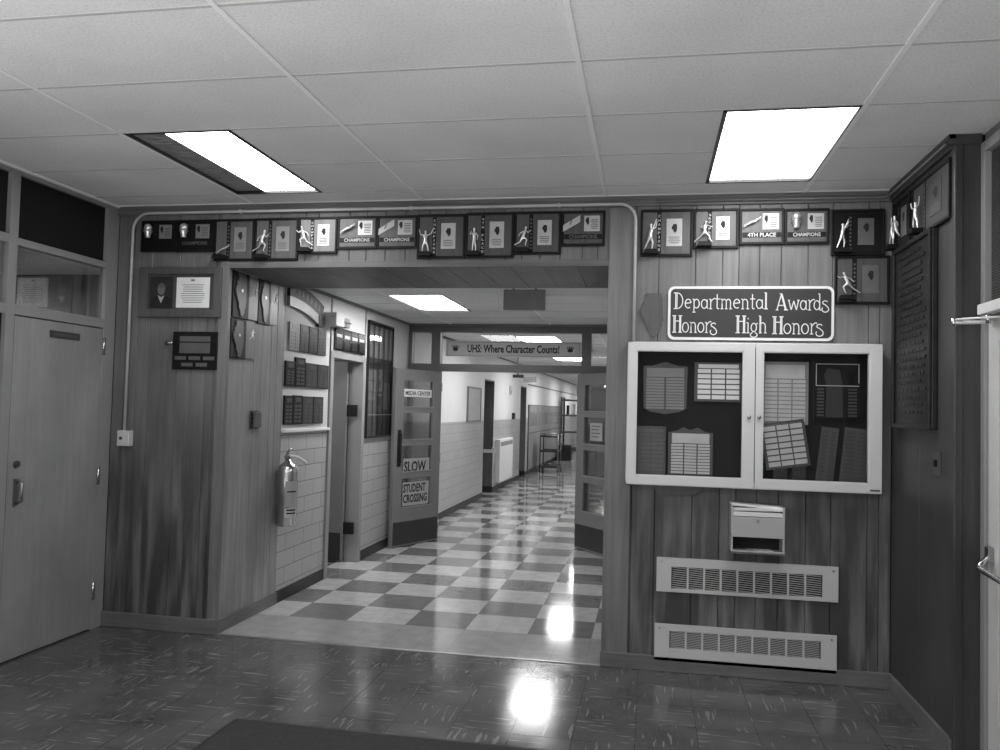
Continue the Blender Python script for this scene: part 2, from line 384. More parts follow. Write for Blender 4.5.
struct('ceiling', plate_with_holes(XP-.1, XJ+.02, 1.0, 4.5, HC, [CL1]), 'ceiling')
struct('ceiling', plate_with_holes(-4.4, XJ+.02, 4.5, 36, HC, farlights), 'ceiling')
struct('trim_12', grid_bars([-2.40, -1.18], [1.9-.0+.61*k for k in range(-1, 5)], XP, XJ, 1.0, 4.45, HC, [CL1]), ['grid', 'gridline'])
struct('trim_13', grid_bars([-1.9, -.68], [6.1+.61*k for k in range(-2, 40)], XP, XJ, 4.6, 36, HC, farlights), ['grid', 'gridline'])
struct('ceiling', B().box(-6.6, XL-.06, -8, .07, 2.52, 2.56), 'ceiling')      # lower ceiling of the room past the glazed wall
struct('wall_front', B().box(-6.7, -6.6, -8, .1, 0, 2.56), 'paint')
struct('wall_header', B().box(XP-.05, XJ, .98, 1.0, HH, H), 'paint')

# corridor left wall: glazed block below, paint above, with openings
def ywall(name, x, segs, m, th=.12):
    b = B()
    for y0, y1, z0, z1 in segs: b.box(x-th, x, y0, y1, z0, z1)
    return struct(name, b, m)
ZS = 1.385
D0, D1, DT = 1.965, 2.79, 2.06                     # side door opening
R1a, R1b, R2a, R2b, RT = 9.25, 10.2, 13.5, 14.4, 2.14
ywall('wall_left', XP, [(.93, D0, 0, ZS), (D1, 4.5, 0, ZS)], 'tile')
ywall('wall_left', XP, [(.93, D0, ZS, HC), (D1, 4.5, ZS, HC), (D0, D1, DT, HC)], 'paint')
ywall('wall_left', XP, [(4.5, R1a, 0, ZS), (R1b, R2a, 0, ZS), (R2b, 36, 0, ZS)], 'tile_far')
ywall('wall_left', XP, [(4.5, R1a, ZS, HC), (R1b, R2a, ZS, HC), (R2b, 36, ZS, HC), (R1a, R1b, RT, HC), (R2a, R2b, RT, HC)], 'paint_far')
b = B(); b.box(XJ, XJ+.1, .9, 36, 0, ZS); struct('wall_right', b, 'tile_far')
b = B(); b.box(XJ, XJ+.1, .9, 36, ZS, HC); struct('wall_right', b, 'paint_far')
struct('wall_end', B().box(-4.4, XJ+.1, 36, 36.1, 0, HC), 'paint_far')
# dark room past the side door, and closed recesses with brown jambs
b = B(); b.box(-4.3, -4.2, 1.0, 4.2, 0, HC).box(-4.2, XP-.12, 4.1, 4.2, 0, HC).box(-4.2, XP-.12, 1.0, 1.1, 0, HC); struct('wall_room', b, 'greybox')
for k, (a, c) in enumerate(((R1a, R1b), (R2a, R2b))):
    struct('trim_%d' % (14+k), B().box(XP-.35, XP, c-.004, c, 0, RT).box(XP-.35, XP, a, a+.004, 0, RT).box(XP-.35, XP-.005, a, c, RT-.02, RT), 'brown')
    struct('baseboard_recess', B().box(XP-.35, XP, c-.02, c-.004, 0, .12), 'dark_base')
    d = struct('door_%d' % (5+k), B().box(XP-.35, XP-.30, a, c, 0, RT), 'brown')
    struct('door_handle', B().tube([(XP-.30, c-.12, 1.0), (XP-.26, c-.12, 1.0), (XP-.26, c-.2, 1.0)], .012), 'chrome', d)
b = B()
for y0, y1 in ((.93, D0-.07), (D1+.07, 4.45), (4.58, R1a), (R1b, R2a), (R2b, 36)): b.box(XP, XP+.012, y0, y1, 0, .10, bev=.003)
struct('baseboard_left', b, 'dark_base')
struct('baseboard_far', B().box(XJ-.012, XJ, 1.0, 4.42, 0, .10).box(XJ-.012, XJ, 4.58, 36, 0, .10).box(-2.9, XJ-.02, 35.98, 36, 0, .10), 'dark_base')
struct('trim_16', B().box(XP, XP+.02, 1.0, 4.44, HC-.025, HC).box(XP, XP+.02, 4.58, 36, HC-.03, HC).box(XP+.02, XJ, 4.42, 4.44, HC-.025, HC), 'greybox')
struct('trim_17', B().box(XP, XP+.035, .935, D0-.075, ZS-.012, ZS+.012, bev=.003), 'whitepaint')   # ledge above the block courses

# ------------------------------------------------------------------ side door in the corridor
b = B()
b.box(XP-.13, XP+.02, D0-.065, D0+.01, 0, DT+.05, bev=.004).box(XP-.13, XP+.02, D1-.012, D1+.065, 0, DT+.05, bev=.004).box(XP-.13, XP+.02, D0, D1, DT-.012, DT+.05, bev=.004)
b.box(XP, XP+.012, D0-.065, D0-.045, DT+.05, HC-.03).box(XP, XP+.012, D1+.045, D1+.065, DT+.05, HC-.03)
fr = struct('trim_18', b, 'framepaint')
d3 = bpy.data.objects.new('door_3', None); C.objects.link(d3); d3['kind'] = 'structure'; d3.location = (XP-.12, D1-.03, 0)
bx('panel', 'leafpaint', d3, -.82, -.01, -.045, 0, .012, DT-.01); bx('kick_plate', 'kick', d3, -.80, -.03, -.049, -.045, .02, .30)
for z in (.35, 1.55): bx('hinge', 'blackmetal', d3, -.012, .10, -.03, -.012, z-.06, z+.06)
B().tube([(-.76, -.045, 1.0), (-.76, -.09, 1.0), (-.66, -.09, 1.0)], .011).build('door_handle', 'steel', d3)

# ------------------------------------------------------------------ glazed cross frame with double doors
YF = 4.5; P1, P2 = -2.53, -.80
b = B()
b.box(XP, XJ, YF-.06, YF+.06, 2.53, HC-.0).box(XP, XJ, YF-.06, YF+.06, 2.05, 2.14)
b.box(XP, XP+.04, YF-.062, YF+.062, 0, 2.6).box(XJ-.04, XJ, YF-.062, YF+.062, 0, 2.6)
b.box(P1-.11, P1, YF-.064, YF+.064, 0, 2.6).box(P2, P2+.11, YF-.064, YF+.064, 0, 2.6)
b.box(XP+.04, P1-.11, YF-.03, YF+.03, 0, .10).box(P2+.11, XJ-.04, YF-.03, YF+.03, 0, .10)
cf = struct('window_1', b, 'transompaint')
struct('glass_pane', B().box(XP+.04, P1-.11, YF-.003, YF+.003, 2.14, 2.53).box(P1, P2, YF-.003, YF+.003, 2.14, 2.53).box(P2+.11, XJ-.04, YF-.003, YF+.003, 2.14, 2.53).box(XP+.04, P1-.11, YF-.003, YF+.003, .1, 2.05).box(P2+.11, XJ-.04, YF-.003, YF+.003, .1, 2.05), 'glass', cf)

def leaf(name, hinge, direction, flip):
    """glazed leaf, local x from hinge to free edge; face towards the lobby at local -y when flip=-1"""
    ang = math.atan2(direction[1], direction[0])
    o = bpy.data.objects.new(name, None); C.objects.link(o); o['kind'] = 'structure'; o.location = (*hinge, 0); o.rotation_euler = (0, 0, ang)
    W, T = .84, .045
    zs = [(.45, .78), (.86, 1.155), (1.23, 1.535), (1.61, 1.91)]
    b = B(); b.box(0, .16, -T/2, T/2, .01, 2.04).box(W-.15, W, -T/2, T/2, .01, 2.04)
    z = .01
    for a, c in zs: b.box(.16, W-.15, -T/2, T/2, z, a); z = c
    b.box(.16, W-.15, -T/2, T/2, z, 2.04); b.build('leaf_frame', 'leafpaint', o)
    for a, c in zs:
        B().box(.16, W-.15, -.003, .003, a, c).build('pane', 'doorglass', o)
        B().box(.152, W-.142, flip*(T/2), flip*(T/2+.008), a-.012, a, bev=.002).build('glazing_bead', 'framepaint', o)
    bx('kick_plate', 'kick', o, .02, W-.02, flip*T/2, flip*(T/2+.003), .03, .29)
    B().box(W-.115, W-.055, flip*T/2, flip*(T/2+.006), .92, 1.34, bev=.002).box(W-.105, W-.065, flip*(T/2+.006), flip*(T/2+.03), .96, 1.30, bev=.008).build('pull_plate', 'blackmetal', o)
    for z in (.2, 1.0, 1.85): B().tube([(0, flip*T/2, z-.05), (0, flip*T/2, z+.05)], .009, 8).build('hinge', 'steel', o)
    return o, zs, W, T
ld, zs, W, T = leaf('door_2', (P1+.02, YF-.085), (-.34, -.77), -1)
# the lobby side of this leaf, seen from the camera, is its local +y face: find it once and letter it
def leafface(o, ang_flip):
    e = bpy.data.objects.new('sign_face', None); C.objects.link(e); e.parent = o; return e
# ------------- signs taped to the left leaf (each is a thing standing just proud of the glass)
def on_leaf(o, name, label, cat, x, z, side):
    v = Matrix.Rotation(o.rotation_euler[2], 4, 'Z') @ Vector((x, side*(T/2+.0), 0)) + o.location
    r = o.rotation_euler[2] + (PI if side > 0 else 0)
    return thing(name, label, cat, (v.x, v.y, z), r)
camv = Vector((0, -5.3267, 1.6154))
def facing_side(o):
    n = Matrix.Rotation(o.rotation_euler[2], 4, 'Z') @ Vector((0, 1, 0))
    return 1 if n.dot(camv-o.location) > 0 else -1
sd = facing_side(ld)
for ch in ld.children:
    if ch.name.split('.')[0] in ('glazing_bead', 'kick_plate', 'pull_plate', 'hinge') and sd > 0: ch.scale.y = -1
s1 = on_leaf(ld, 'door_sign', 'long white strip sign reading MEDIA CENTER on the top pane of the left glazed door', 'sign', W/2, 1.76, sd)
bx('sheet', 'paper', s1, -.25, .25, .016, .018, -.04, .05); text('MEDIA CENTER', -.23, .23, -.02, .03, .0155, 'ink', s1, bold=.02)
s2 = on_leaf(ld, 'door_sign', 'white sign reading SLOW at the bottom of the third pane of the left glazed door', 'sign', W/2-.02, .835, sd)
bx('sheet', 'notice', s2, -.25, .22, .016, .018, 0, .17); text('SLOW', -.24, .16, .01, .14, .0155, 'ink', s2, bold=.03)
s3 = on_leaf(ld, 'door_sign', 'white sign reading STUDENT CROSSING in the lowest pane of the left glazed door', 'sign', W/2-.02, .462, sd)
bx('sheet', 'notice', s3, -.25, .22, .016, .018, 0, .27); text('STUDENT', -.24, .16, .15, .25, .0155, 'ink', s3, bold=.03); text('CROSSING', -.24, .19, .03, .13, .0155, 'ink', s3, bold=.03)
rd, zs, W, T = leaf('door_4', (P2-.02, YF-.085), (.6, -.8), -1)
sr_ = facing_side(rd)
for ch in rd.children:
    if ch.name.split('.')[0] in ('glazing_bead', 'kick_plate', 'pull_plate', 'hinge') and sr_ > 0: ch.scale.y = -1
s4 = on_leaf(rd, 'door_sign', 'plain white notice taped inside the second pane of the right glazed door', 'sign', W/2-.1, 1.27, sr_)
bx('sheet', 'notice', s4, -.05, .20, .016, .018, 0, .20); b = B()
for k in range(4): b.box(-.02, .16-.03*(k % 2), .0145, .016, .16-k*.04, .172-k*.04)
b.build('printed_lines', 'ink_grey', s4)
# banner in the middle transom light
ban = thing('paper_banner', 'long paper banner reading UHS: Where Character Counts! behind the transom glass', 'banner', (-2.47, YF-.02, 2.235))
bx('sheet', 'banner', ban, 0, 1.66, .008, .0095, 0, .19)
B().box(.02, 1.64, .0065, .008, .175, .179).box(.02, 1.64, .0065, .008, .012, .016).box(.02, .024, .0065, .008, .012, .179).box(1.636, 1.64, .0065, .008, .012, .179).build('border_line', 'ink_grey', ban)
text('UHS: Where Character Counts!', .27, 1.40, .05, .15, .007, 'ink', ban, bold=.028)
for cx in (.12, 1.53):
    b = B(); b.prism([(cx+.035*math.cos(a), .09+.025*math.sin(a)) for a in [k*PI/6 for k in range(12)]], .0065, .008)
    for k in (-1.5, -.5, .5, 1.5): b.prism([(cx+k*.022+.009*math.cos(a), .128-.006*abs(k)+.013*math.sin(a)) for a in [j*PI/4 for j in range(8)]], .0065, .008)
    b.build('paw_emblem', 'ink', ban)
# hold-open catch on the wall by the leaf
h = thing('door_holder', 'small grey door holder on the wall at the top of the left glazed door', 'door holder', (XP, 3.83, 2.02), LEFTW)
bx('base', 'greybox', h, -.03, .03, -.015, 0, -.04, .04, bev=.004); B().tube([(0, -.015, 0), (0, -.07, 0)], .012).ball((0, -.08, 0), .018).build('arm', 'steel', h)

# ------------------------------------------------------------------ lobby left wall: glazed door screen
YE = -2.1
b = B()
def lw(y0, y1, z0, z1, d=.05): b.box(XL-.05, XL+.0, y0, y1, z0, z1, bev=.003)
lw(-.125, 0, 0, H); lw(-1.025, -.955, 0, H); lw(YE-.07, YE, 0, H); lw(-.955, -.125, 2.965, H); lw(-.955, -.125, 2.535, 2.58); lw(-.955, -.125, 2.11, 2.175)
lw(YE, -1.025, 2.965, H); lw(YE, -1.025, 2.535, 2.59); lw(YE, -1.025, 2.11, 2.17); lw(YE, -1.025, 0, .12)
struct('window_2', b, 'framepaint')
par = bpy.data.objects['window_2']
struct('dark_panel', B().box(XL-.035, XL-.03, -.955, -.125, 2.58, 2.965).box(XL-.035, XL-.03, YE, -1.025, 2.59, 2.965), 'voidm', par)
struct('glass_pane', B().box(XL-.033, XL-.027, -.955, -.125, 2.175, 2.535).box(XL-.033, XL-.027, YE, -1.025, 2.17, 2.535), 'glass', par)
struct('side_light', B().box(XL-.033, XL-.027, YE, -1.025, .12, 2.11), 'darkglass', par)
struct('wall_left', B().box(XL-.1, XL, -8, YE-.07, 0, H), 'paint')
d1 = bpy.data.objects.new('door_1', None); C.objects.link(d1); d1['kind'] = 'structure'; d1.location = (XL, 0, 0); d1.rotation_euler = (0, 0, LEFTW)
bx('panel', 'doorwood', d1, -.95, -.13, .003, .045, .012, 2.102)
bx('stop', 'voidm', d1, -.955, -.125, .05, .055, 0, 2.11)  # black sheet behind the leaf stands in for shade in its gaps
for z in (.27, 1.07, 1.98):
    B().tube([(-.125, -.006, z-.06), (-.125, -.006, z+.06)], .009, 8).box(-.133, -.1, -.003, .0, z-.06, z+.06).build('hinge', 'chrome', d1)
B().box(-.90, -.855, -.003, .003, .94, 1.11, bev=.001).tube([(-.877, -.003, .96), (-.877, -.04, .975), (-.877, -.04, 1.08), (-.877, -.003, 1.095)], .009, 8).build('door_handle', 'steel', d1)
B().tube([(-.885, .003, 1.2), (-.885, -.012, 1.2)], .021, 16).build('lock', 'nameplate', d1)
np_ = thing('name_plate', 'small dark name plate near the top of the pale wooden door', 'name plate', (XL, -.51, 2.022), LEFTW)
bx('plate', 'nameplate', np_, -.14, .14, -.004, .002, -.023, .023, bev=.001)
b = B()
for k in range(9): b.box(-.11+k*.025, -.095+k*.025, -.005, -.004, -.008, .008)
b.build('engraving', 'plate_dark', np_)

# ------------------------------------------------------------------ ceiling lights
def troffer(r, z, label, group, dark=0, farl=False):
    x0, x1, y0, y1 = r; t = thing('ceiling_light', label, 'ceiling light', ((x0+x1)/2, (y0+y1)/2, z), 0, group)
    w, d = (x1-x0)/2, (y1-y0)/2
    b = B(); b.box(-w, -w+.02, -d, d, -.004, .09).box(w-.02, w, -d, d, -.004, .09).box(-w, w, -d, -d+.02, -.004, .09).box(-w, w, d-.02, d, -.004, .09).box(-w, w, -d, d, .09, .1)
    b.build('frame', 'blackmetal', t)
    xs = -w+.02
    if dark:
        xe = -w+.02+dark
        b = B()
        for k in range(24): b.box(xs, xe-.004, -d+.02+k*(2*d-.04)/24, -d+.02+(k+.8)*(2*d-.04)/24, .012, .02, bev=.002)
        b.box(xs, xe, -d+.02, d-.02, .02, .024)
        lab(b.build('unlit_diffuser', 'unlit', t), 'dark ribbed unlit strip'); xs = xe
    bx('diffuser', 'lit_far' if farl else 'lit', t, xs, w-.02, -d+.02, d-.02, .012, .02)
    return t
troffer(L1, H, 'ceiling light on the left with one dark unlit strip along its side', None, dark=.19)
troffer(L2, H, 'fully lit square-looking ceiling light above the award sign on the right', None)
for r in (L3, L4, L5): troffer(r, H, 'added unseen ceiling light further back over the lobby', 'added rear lobby lights')  # fixtures added out of view to help light the lobby
troffer(CL1, HC, 'lit ceiling light just inside the corridor before the glazed doors', None, farl=True)
for i, r in enumerate(farlights):
    troffer(r, HC, ['lit ceiling light first beyond the glazed doors', 'lit ceiling light second beyond the glazed doors'][i] if i < 2 else 'lit ceiling light far down the corridor', None if i < 2 else 'far corridor lights', farl=True)

# ------------------------------------------------------------------ trophy figures (one continuous skinned body each)
POSES = {
 'run':   dict(head=(.14, .93), neck=(.11, .80), hip=(0, .48), le=(.24, .66), lh=(.36, .78), re=(-.12, .66), rh=(-.20, .52), lk=(.20, .36), lf=(.12, .12), rk=(-.12, .26), rf=(-.38, .14)),
 'arms':  dict(head=(0, .84), neck=(0, .72), hip=(0, .44), le=(-.2, .70), lh=(-.26, .92), re=(.22, .74), rh=(.34, 1.0), lk=(-.10, .24), lf=(-.12, .0), rk=(.09, .24), rf=(.13, .0)),
 'stand': dict(head=(0, .96), neck=(0, .82), hip=(0, .48), le=(-.17, .70), lh=(-.10, .86), re=(.16, .66), rh=(.12, .48), lk=(-.05, .25), lf=(-.06, .0), rk=(.06, .25), rf=(.07, .0)),
 'swing': dict(head=(0, .82), neck=(0, .72), hip=(-.02, .44), le=(.12, .82), lh=(.18, 1.0), re=(.16, .74), rh=(.2, .94), lk=(-.10, .24), lf=(-.2, .0), rk=(.07, .24), rf=(.04, .0)),
 'throw': dict(head=(-.12, .92), neck=(-.06, .80), hip=(.05, .48), le=(-.26, .72), lh=(-.40, .78), re=(.14, .70), rh=(.30, .55), lk=(-.14, .34), lf=(-.06, .10), rk=(.26, .28), rf=(.50, .12)),
 'batter': dict(head=(.06, .86), neck=(.04, .74), hip=(.0, .42), le=(.2, .66), lh=(.34, .62), re=(-.14, .64), rh=(-.02, .56), lk=(.16, .30), lf=(.28, .02), rk=(-.16, .22), rf=(-.42, .0)),
 'dive':  dict(head=(.60, .62), neck=(.48, .55), hip=(.10, .36), le=(.70, .68), lh=(.86, .80), re=(.66, .60), rh=(.84, .70), lk=(-.10, .26), lf=(-.34, .14), rk=(-.12, .2), rf=(-.30, .04)),
}
def figure(pose, parent, x, z, y, h, mirror=1, thick=1.0):
    p = POSES[pose]; names = ['hip', 'chest', 'neck', 'head', 'crown', 'ls', 'le', 'lh', 'rs', 're', 'rh', 'lk', 'lf', 'rk', 'rf', 'lt', 'rt']
    q = dict(p); q['chest'] = ((p['hip'][0]*.35+p['neck'][0]*.65), (p['hip'][1]*.35+p['neck'][1]*.65))
    dx, dz = p['head'][0]-p['neck'][0], p['head'][1]-p['neck'][1]; q['crown'] = (p['head'][0]+dx*.35, p['head'][1]+dz*.35)
    q['ls'] = (q['neck'][0]*.9+q['le'][0]*.1+ (-.05 if q['le'][0] < q['neck'][0] else .05), q['neck'][1]-.03)
    q['rs'] = (q['neck'][0]*.9+q['re'][0]*.1+ (-.05 if q['re'][0] < q['neck'][0] else .05), q['neck'][1]-.04)
    q['lt'] = (q['lf'][0]+.06, q['lf'][1]-.02); q['rt'] = (q['rf'][0]+.06, q['rf'][1]-.02)
    rad = dict(hip=.062, chest=.075, neck=.032, head=.055, crown=.045, ls=.032, le=.024, lh=.017, rs=.032, re=.024, rh=.017, lk=.036, lf=.02, rk=.036, rf=.02, lt=.016, rt=.016)
    dep = dict(lk=-.03, rk=.03, lf=-.03, rf=.03, lt=-.04, rt=.02, le=-.05, lh=-.06, re=.03, rh=.02)
    vs = [(x+mirror*q[n][0]*h, y+dep.get(n, 0)*h, z+q[n][1]*h) for n in names]; ix = {n: i for i, n in enumerate(names)}
    es = [('hip', 'chest'), ('chest', 'neck'), ('neck', 'head'), ('head', 'crown'), ('chest', 'ls'), ('ls', 'le'), ('le', 'lh'), ('chest', 'rs'), ('rs', 're'), ('re', 'rh'), ('hip', 'lk'), ('lk', 'lf'), ('lf', 'lt'), ('hip', 'rk'), ('rk', 'rf'), ('rf', 'rt')]
    me = bpy.data.meshes.new('trophy_figure'); me.from_pydata(vs, [(ix[a], ix[c]) for a, c in es], [])
    o = bpy.data.objects.new('trophy_figure', me); C.objects.link(o); o.parent = parent; me.materials.append(M['figure'])
    sk = o.modifiers.new('skin', 'SKIN'); sk.use_smooth_shade = True
    for i, n in enumerate(names):
        me.skin_vertices[0].data[i].radius = (rad[n]*h*thick,)*2
    me.skin_vertices[0].data[0].use_root = True
    sb = o.modifiers.new('sub', 'SUBSURF'); sb.levels = 1; sb.render_levels = 2
    return o
def face_lines(b, x0, x1, z0, z1, n, y, t=.0008):
    for k in range(n):
        z = z1-(k+.5)*(z1-z0)/n; sh = random.uniform(0, .25)*(x1-x0)/2; b.box(x0+sh, x1-sh, y-t, y, z-.0025, z+.0025)
    return b
GR = 'athletic award plaques in the row under the ceiling'
def plaque_tall(x0, x1, z0, z1, label, pose, mirror=1, bright='plate', board='boardwood', vt=None, figh=.62, root=None, figx=0, fz=.06, two=None):
    w, h = x1-x0, z1-z0
    t = root or thing('award_plaque', label, 'plaque', (x0, 0, z0), 0, GR)
    B().box(0, w, -.022, -.001, 0, .016, bev=.003).box(0, w, -.022, -.001, h-.016, h, bev=.003).box(0, .014, -.022, -.001, .01, h-.01, bev=.003).box(w-.014, w, -.022, -.001, .01, h-.01, bev=.003).box(.01, w-.01, -.012, -.001, .01, h-.01).build('frame', 'black', t)
    bx('face_board', board, t, .016, w-.016, -.016, -.012, .018, h-.018)
    cx = .36*w
    bx('dark_strip', 'black', t, cx-.013, cx+.013, -.018, -.016, .018, h-.018)
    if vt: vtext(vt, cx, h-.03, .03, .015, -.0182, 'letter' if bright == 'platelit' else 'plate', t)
    else:
        b = B()
        for k in range(9): b.box(cx-.005, cx+.005, -.0187, -.018, .035+k*(h-.07)/9, .035+(k+.5)*(h-.07)/9)
        b.build('worn_lettering', 'plate_dark', t)
    px0, px1, pz0, pz1 = .50*w, .80*w, .22*h, .80*h
    pl = B().box(px0, px1, -.019, -.016, pz0, pz1, bev=.001).build('engraved_plate', bright, t)
    B_ = B(); state(B_, px0+.32*(px1-px0), px1-.3*(px1-px0), pz0+.48*(pz1-pz0), pz0+.80*(pz1-pz0), -.0202, -.019); B_.build('state_emblem', 'ink', pl)
    face_lines(B(), px0+.12*(px1-px0), px1-.12*(px1-px0), pz0+.08*(pz1-pz0), pz0+.36*(pz1-pz0), 4, -.019).build('engraving', 'ink_grey', pl)
    fx = .20*w+figx; fh = figh*h*.88
    if pose:
        b = B(); b.prism([(fx-.045, fz*h-.005), (fx+.045, fz*h-.005), (fx+.035, fz*h+.022), (fx-.035, fz*h+.022)], -.075, -.016); b.build('figure_base', 'black', t)
        figure(pose, t, fx, fz*h+.024, -.045, fh, mirror)
        if two: figure(two, t, fx+.08, fz*h+.03, -.045, fh, -mirror)
    return t
def plaque_wide(x0, x1, z0, z1, label, motif, line, bright='plate', board='boardwood', lettercol='plate'):
    w, h = x1-x0, z1-z0; t = thing('award_plaque', label, 'plaque', (x0, 0, z0), 0, GR)
    B().box(0, w, -.022, -.001, 0, .016, bev=.003).box(0, w, -.022, -.001, h-.016, h, bev=.003).box(0, .014, -.022, -.001, .01, h-.01, bev=.003).box(w-.014, w, -.022, -.001, .01, h-.01, bev=.003).box(.01, w-.01, -.012, -.001, .01, h-.01).build('frame', 'black', t)
    bx('face_board', board, t, .016, w-.016, -.016, -.012, .018, h-.018)
    bx('dark_strip', 'black', t, .018, w-.018, -.018, -.016, .20*h, .34*h)
    if line: text(line, .05, w-.05, .215*h, .325*h, -.0182, lettercol, t, bold=.02)
    px0, px1, pz0, pz1 = .52*w, .88*w, .42*h, .86*h
    pl = B().box(px0, px1, -.019, -.016, pz0, pz1, bev=.001).build('engraved_plate', bright, t)
    b = B(); state(b, px0+.08*(px1-px0), px0+.34*(px1-px0), pz0+.40*(pz1-pz0), pz0+.88*(pz1-pz0), -.0202, -.019); b.build('state_emblem', 'ink', pl)
    face_lines(B(), px0+.42*(px1-px0), px1-.08*(px1-px0), pz0+.12*(pz1-pz0), pz0+.8*(pz1-pz0), 6, -.019).build('engraving', 'ink_grey', pl)
    cx, cz = .25*w, .64*h
    if motif == 'ball':          # basketball dropping into a net
        B().ball((cx, -.04, cz+.024), .030).build('ball', 'figure', t)
        b = B(); b.lathe([(.028, .0), (.024, -.012), (.019, -.03), (.017, -.045)], (cx, -.04, cz)); b.tube([(cx+.03*math.cos(a), -.04+.03*math.sin(a), cz) for a in [k*PI/8 for k in range(17)]], .003, 6); b.build('net', 'figure', t)
    elif motif == 'dive': figure('dive', t, cx-.015, cz-.045, -.035, .09, 1, 1.9)
    elif motif == 'ribbon':
        B().prism([(cx-.065, cz-.055), (cx+.05, cz+.01), (cx+.05, cz+.055), (cx-.065, cz-.012)], -.022, -.016).build('metal_ribbon', bright, t)
        B().prism([(cx-.02, cz-.012), (cx-.01, cz-.006), (cx+.0, cz+.024), (cx-.01, cz+.018)], -.0235, -.022).build('ribbon_mark', 'ink_grey', t)
    return t
plaque_wide(-3.612, -3.340, 2.670, 2.895, 'leftmost black wall plaque with a basketball and net and a half dark plate', 'ball', None, 'plate_mid', 'black')
plaque_wide(-3.338, -3.045, 2.667, 2.896, 'second black plaque from the left with basketball and net beside a square grey plate', 'ball', 'CHAMPIONS', 'plate_mid', 'black', 'plate_dark')
plaque_tall(-3.042, -2.738, 2.600, 2.897, 'third plaque from the left, tall, with only a small low diving figure', 'dive', 1, 'plate_mid', 'boardwood', figh=.34, figx=.0)
plaque_tall(-2.736, -2.412, 2.600, 2.899, 'tall plaque above the corner of the opening with striding silver figure and dull plate', 'run', 1, 'plate_mid', 'boardwood', figh=.66)
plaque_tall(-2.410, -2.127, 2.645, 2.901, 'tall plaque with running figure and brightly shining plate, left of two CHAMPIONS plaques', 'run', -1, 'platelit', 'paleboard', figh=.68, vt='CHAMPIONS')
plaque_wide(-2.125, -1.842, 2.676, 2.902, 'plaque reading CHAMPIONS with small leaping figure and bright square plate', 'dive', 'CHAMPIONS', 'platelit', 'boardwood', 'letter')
plaque_wide(-1.840, -1.560, 2.676, 2.901, 'plaque reading CHAMPIONS with slanted metal ribbon, left of the arms-raised figure', 'ribbon', 'CHAMPIONS', 'plate', 'boardwood', 'plate')
plaque_tall(-1.558, -1.226, 2.605, 2.904, 'dark tall plaque with a figure raising both arms above its head', 'arms', 1, 'plate', 'walnut', vt='CHAMPIONS', figh=.62)
plaque_tall(-1.224, -.898, 2.606, 2.910, 'dark tall plaque with an upright standing figure, right of the arms-raised one', 'stand', 1, 'plate', 'walnut', vt='4TH PLACE', figh=.58)
plaque_tall(-.896, -.585, 2.627, 2.911, 'dark tall plaque with a sprinting figure near the right end of the header', 'run', 1, 'plate', 'walnut', figh=.58)
plaque_wide(-.583, -.301, 2.679, 2.910, 'plaque with slanted metal ribbon at the far right end of the header', 'ribbon', 'CHAMPIONS', 'plate', 'walnut', 'plate_dark')
plaque_tall(-.074, .252, 2.607, 2.910, 'tall plaque above the state cutout with a slim figure reaching up', 'swing', 1, 'plate', 'boardwood', vt='CHAMPIONS', figh=.72)
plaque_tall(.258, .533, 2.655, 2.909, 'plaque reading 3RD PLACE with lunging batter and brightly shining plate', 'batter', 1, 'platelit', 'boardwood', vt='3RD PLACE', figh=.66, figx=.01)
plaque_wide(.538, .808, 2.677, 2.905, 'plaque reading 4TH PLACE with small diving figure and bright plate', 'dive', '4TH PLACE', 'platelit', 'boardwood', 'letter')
plaque_wide(.810, 1.073, 2.677, 2.900, 'plaque with basketball and net beside a grey plate over the award sign', 'ball', 'CHAMPIONS', 'plate', 'boardwood', 'plate')
plaque_tall(1.084, 1.395, 2.606, 2.890, 'very dark upper plaque with a golfer-like slim figure in the right corner', 'swing', 1, 'plate_dark', 'black', figh=.7)
plaque_tall(1.108, 1.425, 2.303, 2.603, 'lower corner plaque with a bending thrower figure below the very dark one', 'throw', 1, 'plate_dark', 'walnut', figh=.55, fz=.1)
t = thing('award_plaque', 'dark plaque with two slim figures nearest the corner on the right wall', 'plaque', (XR, -.06, 2.60), RIGHTW)
plaque_tall(0, .34, 0, .30, '', 'swing', 1, 'plate_dark', 'black', figh=.6, root=t, figx=.02, two='run')
t = thing('award_plaque', 'larger plaque with one figure and long plate on the right wall above the bronze tablet', 'plaque', (XR, -.44, 2.60), RIGHTW)
plaque_tall(0, .58, 0, .30, '', 'arms', 1, 'nameplate', 'panel_shaded', figh=.62, root=t, figx=.03)
# three state-shaped plaques on the passage side of the pillar
for (y0, y1, z0, z1, lb) in ((.045, .425, 2.215, 2.55, 'nearer upper state-shaped plaque on the side of the wooden pillar'), (.435, .75, 2.21, 2.55, 'farther upper state-shaped plaque on the side of the wooden pillar'), (.035, .395, 1.925, 2.205, 'lower state-shaped plaque by itself in the second row on the wooden pillar')):
    w, h = y1-y0, z1-z0
    t = thing('state_plaque', lb, 'plaque', (XP, y0, z0), LEFTW, 'state-shaped plaques on the pillar side')
    bx('back_board', 'black', t, 0, w*.62, -.016, -.001, 0, h, bev=.003)
    bx('side_board', 'paleboard', t, w*.62, w, -.014, -.001, .008, h-.008, bev=.003)
    b = B(); state(b, .08*w, w*.50, .03*h, h*.97, -.024, -.016); sp_ = b.build('state_cutout', 'boardwood', t)
    b = B(); b.prism([(w*.30+.012*math.cos(k*PI/6), h*.6+.012*math.sin(k*PI/6)) for k in range(12)], -.028, -.024); b.build('medallion', 'figure', t)
    figure('run', t, w*.78, h*.5, -.035, .09)
# state cutout left of the award sign
st = state(B(), 0, .155, 0, .282, -.018, -.001).build('state_cutout', 'framewood')
tag(st, 'brown wooden state-shaped cutout left of the award sign', 'wall sign', loc=(-.068, 0, 2.09))

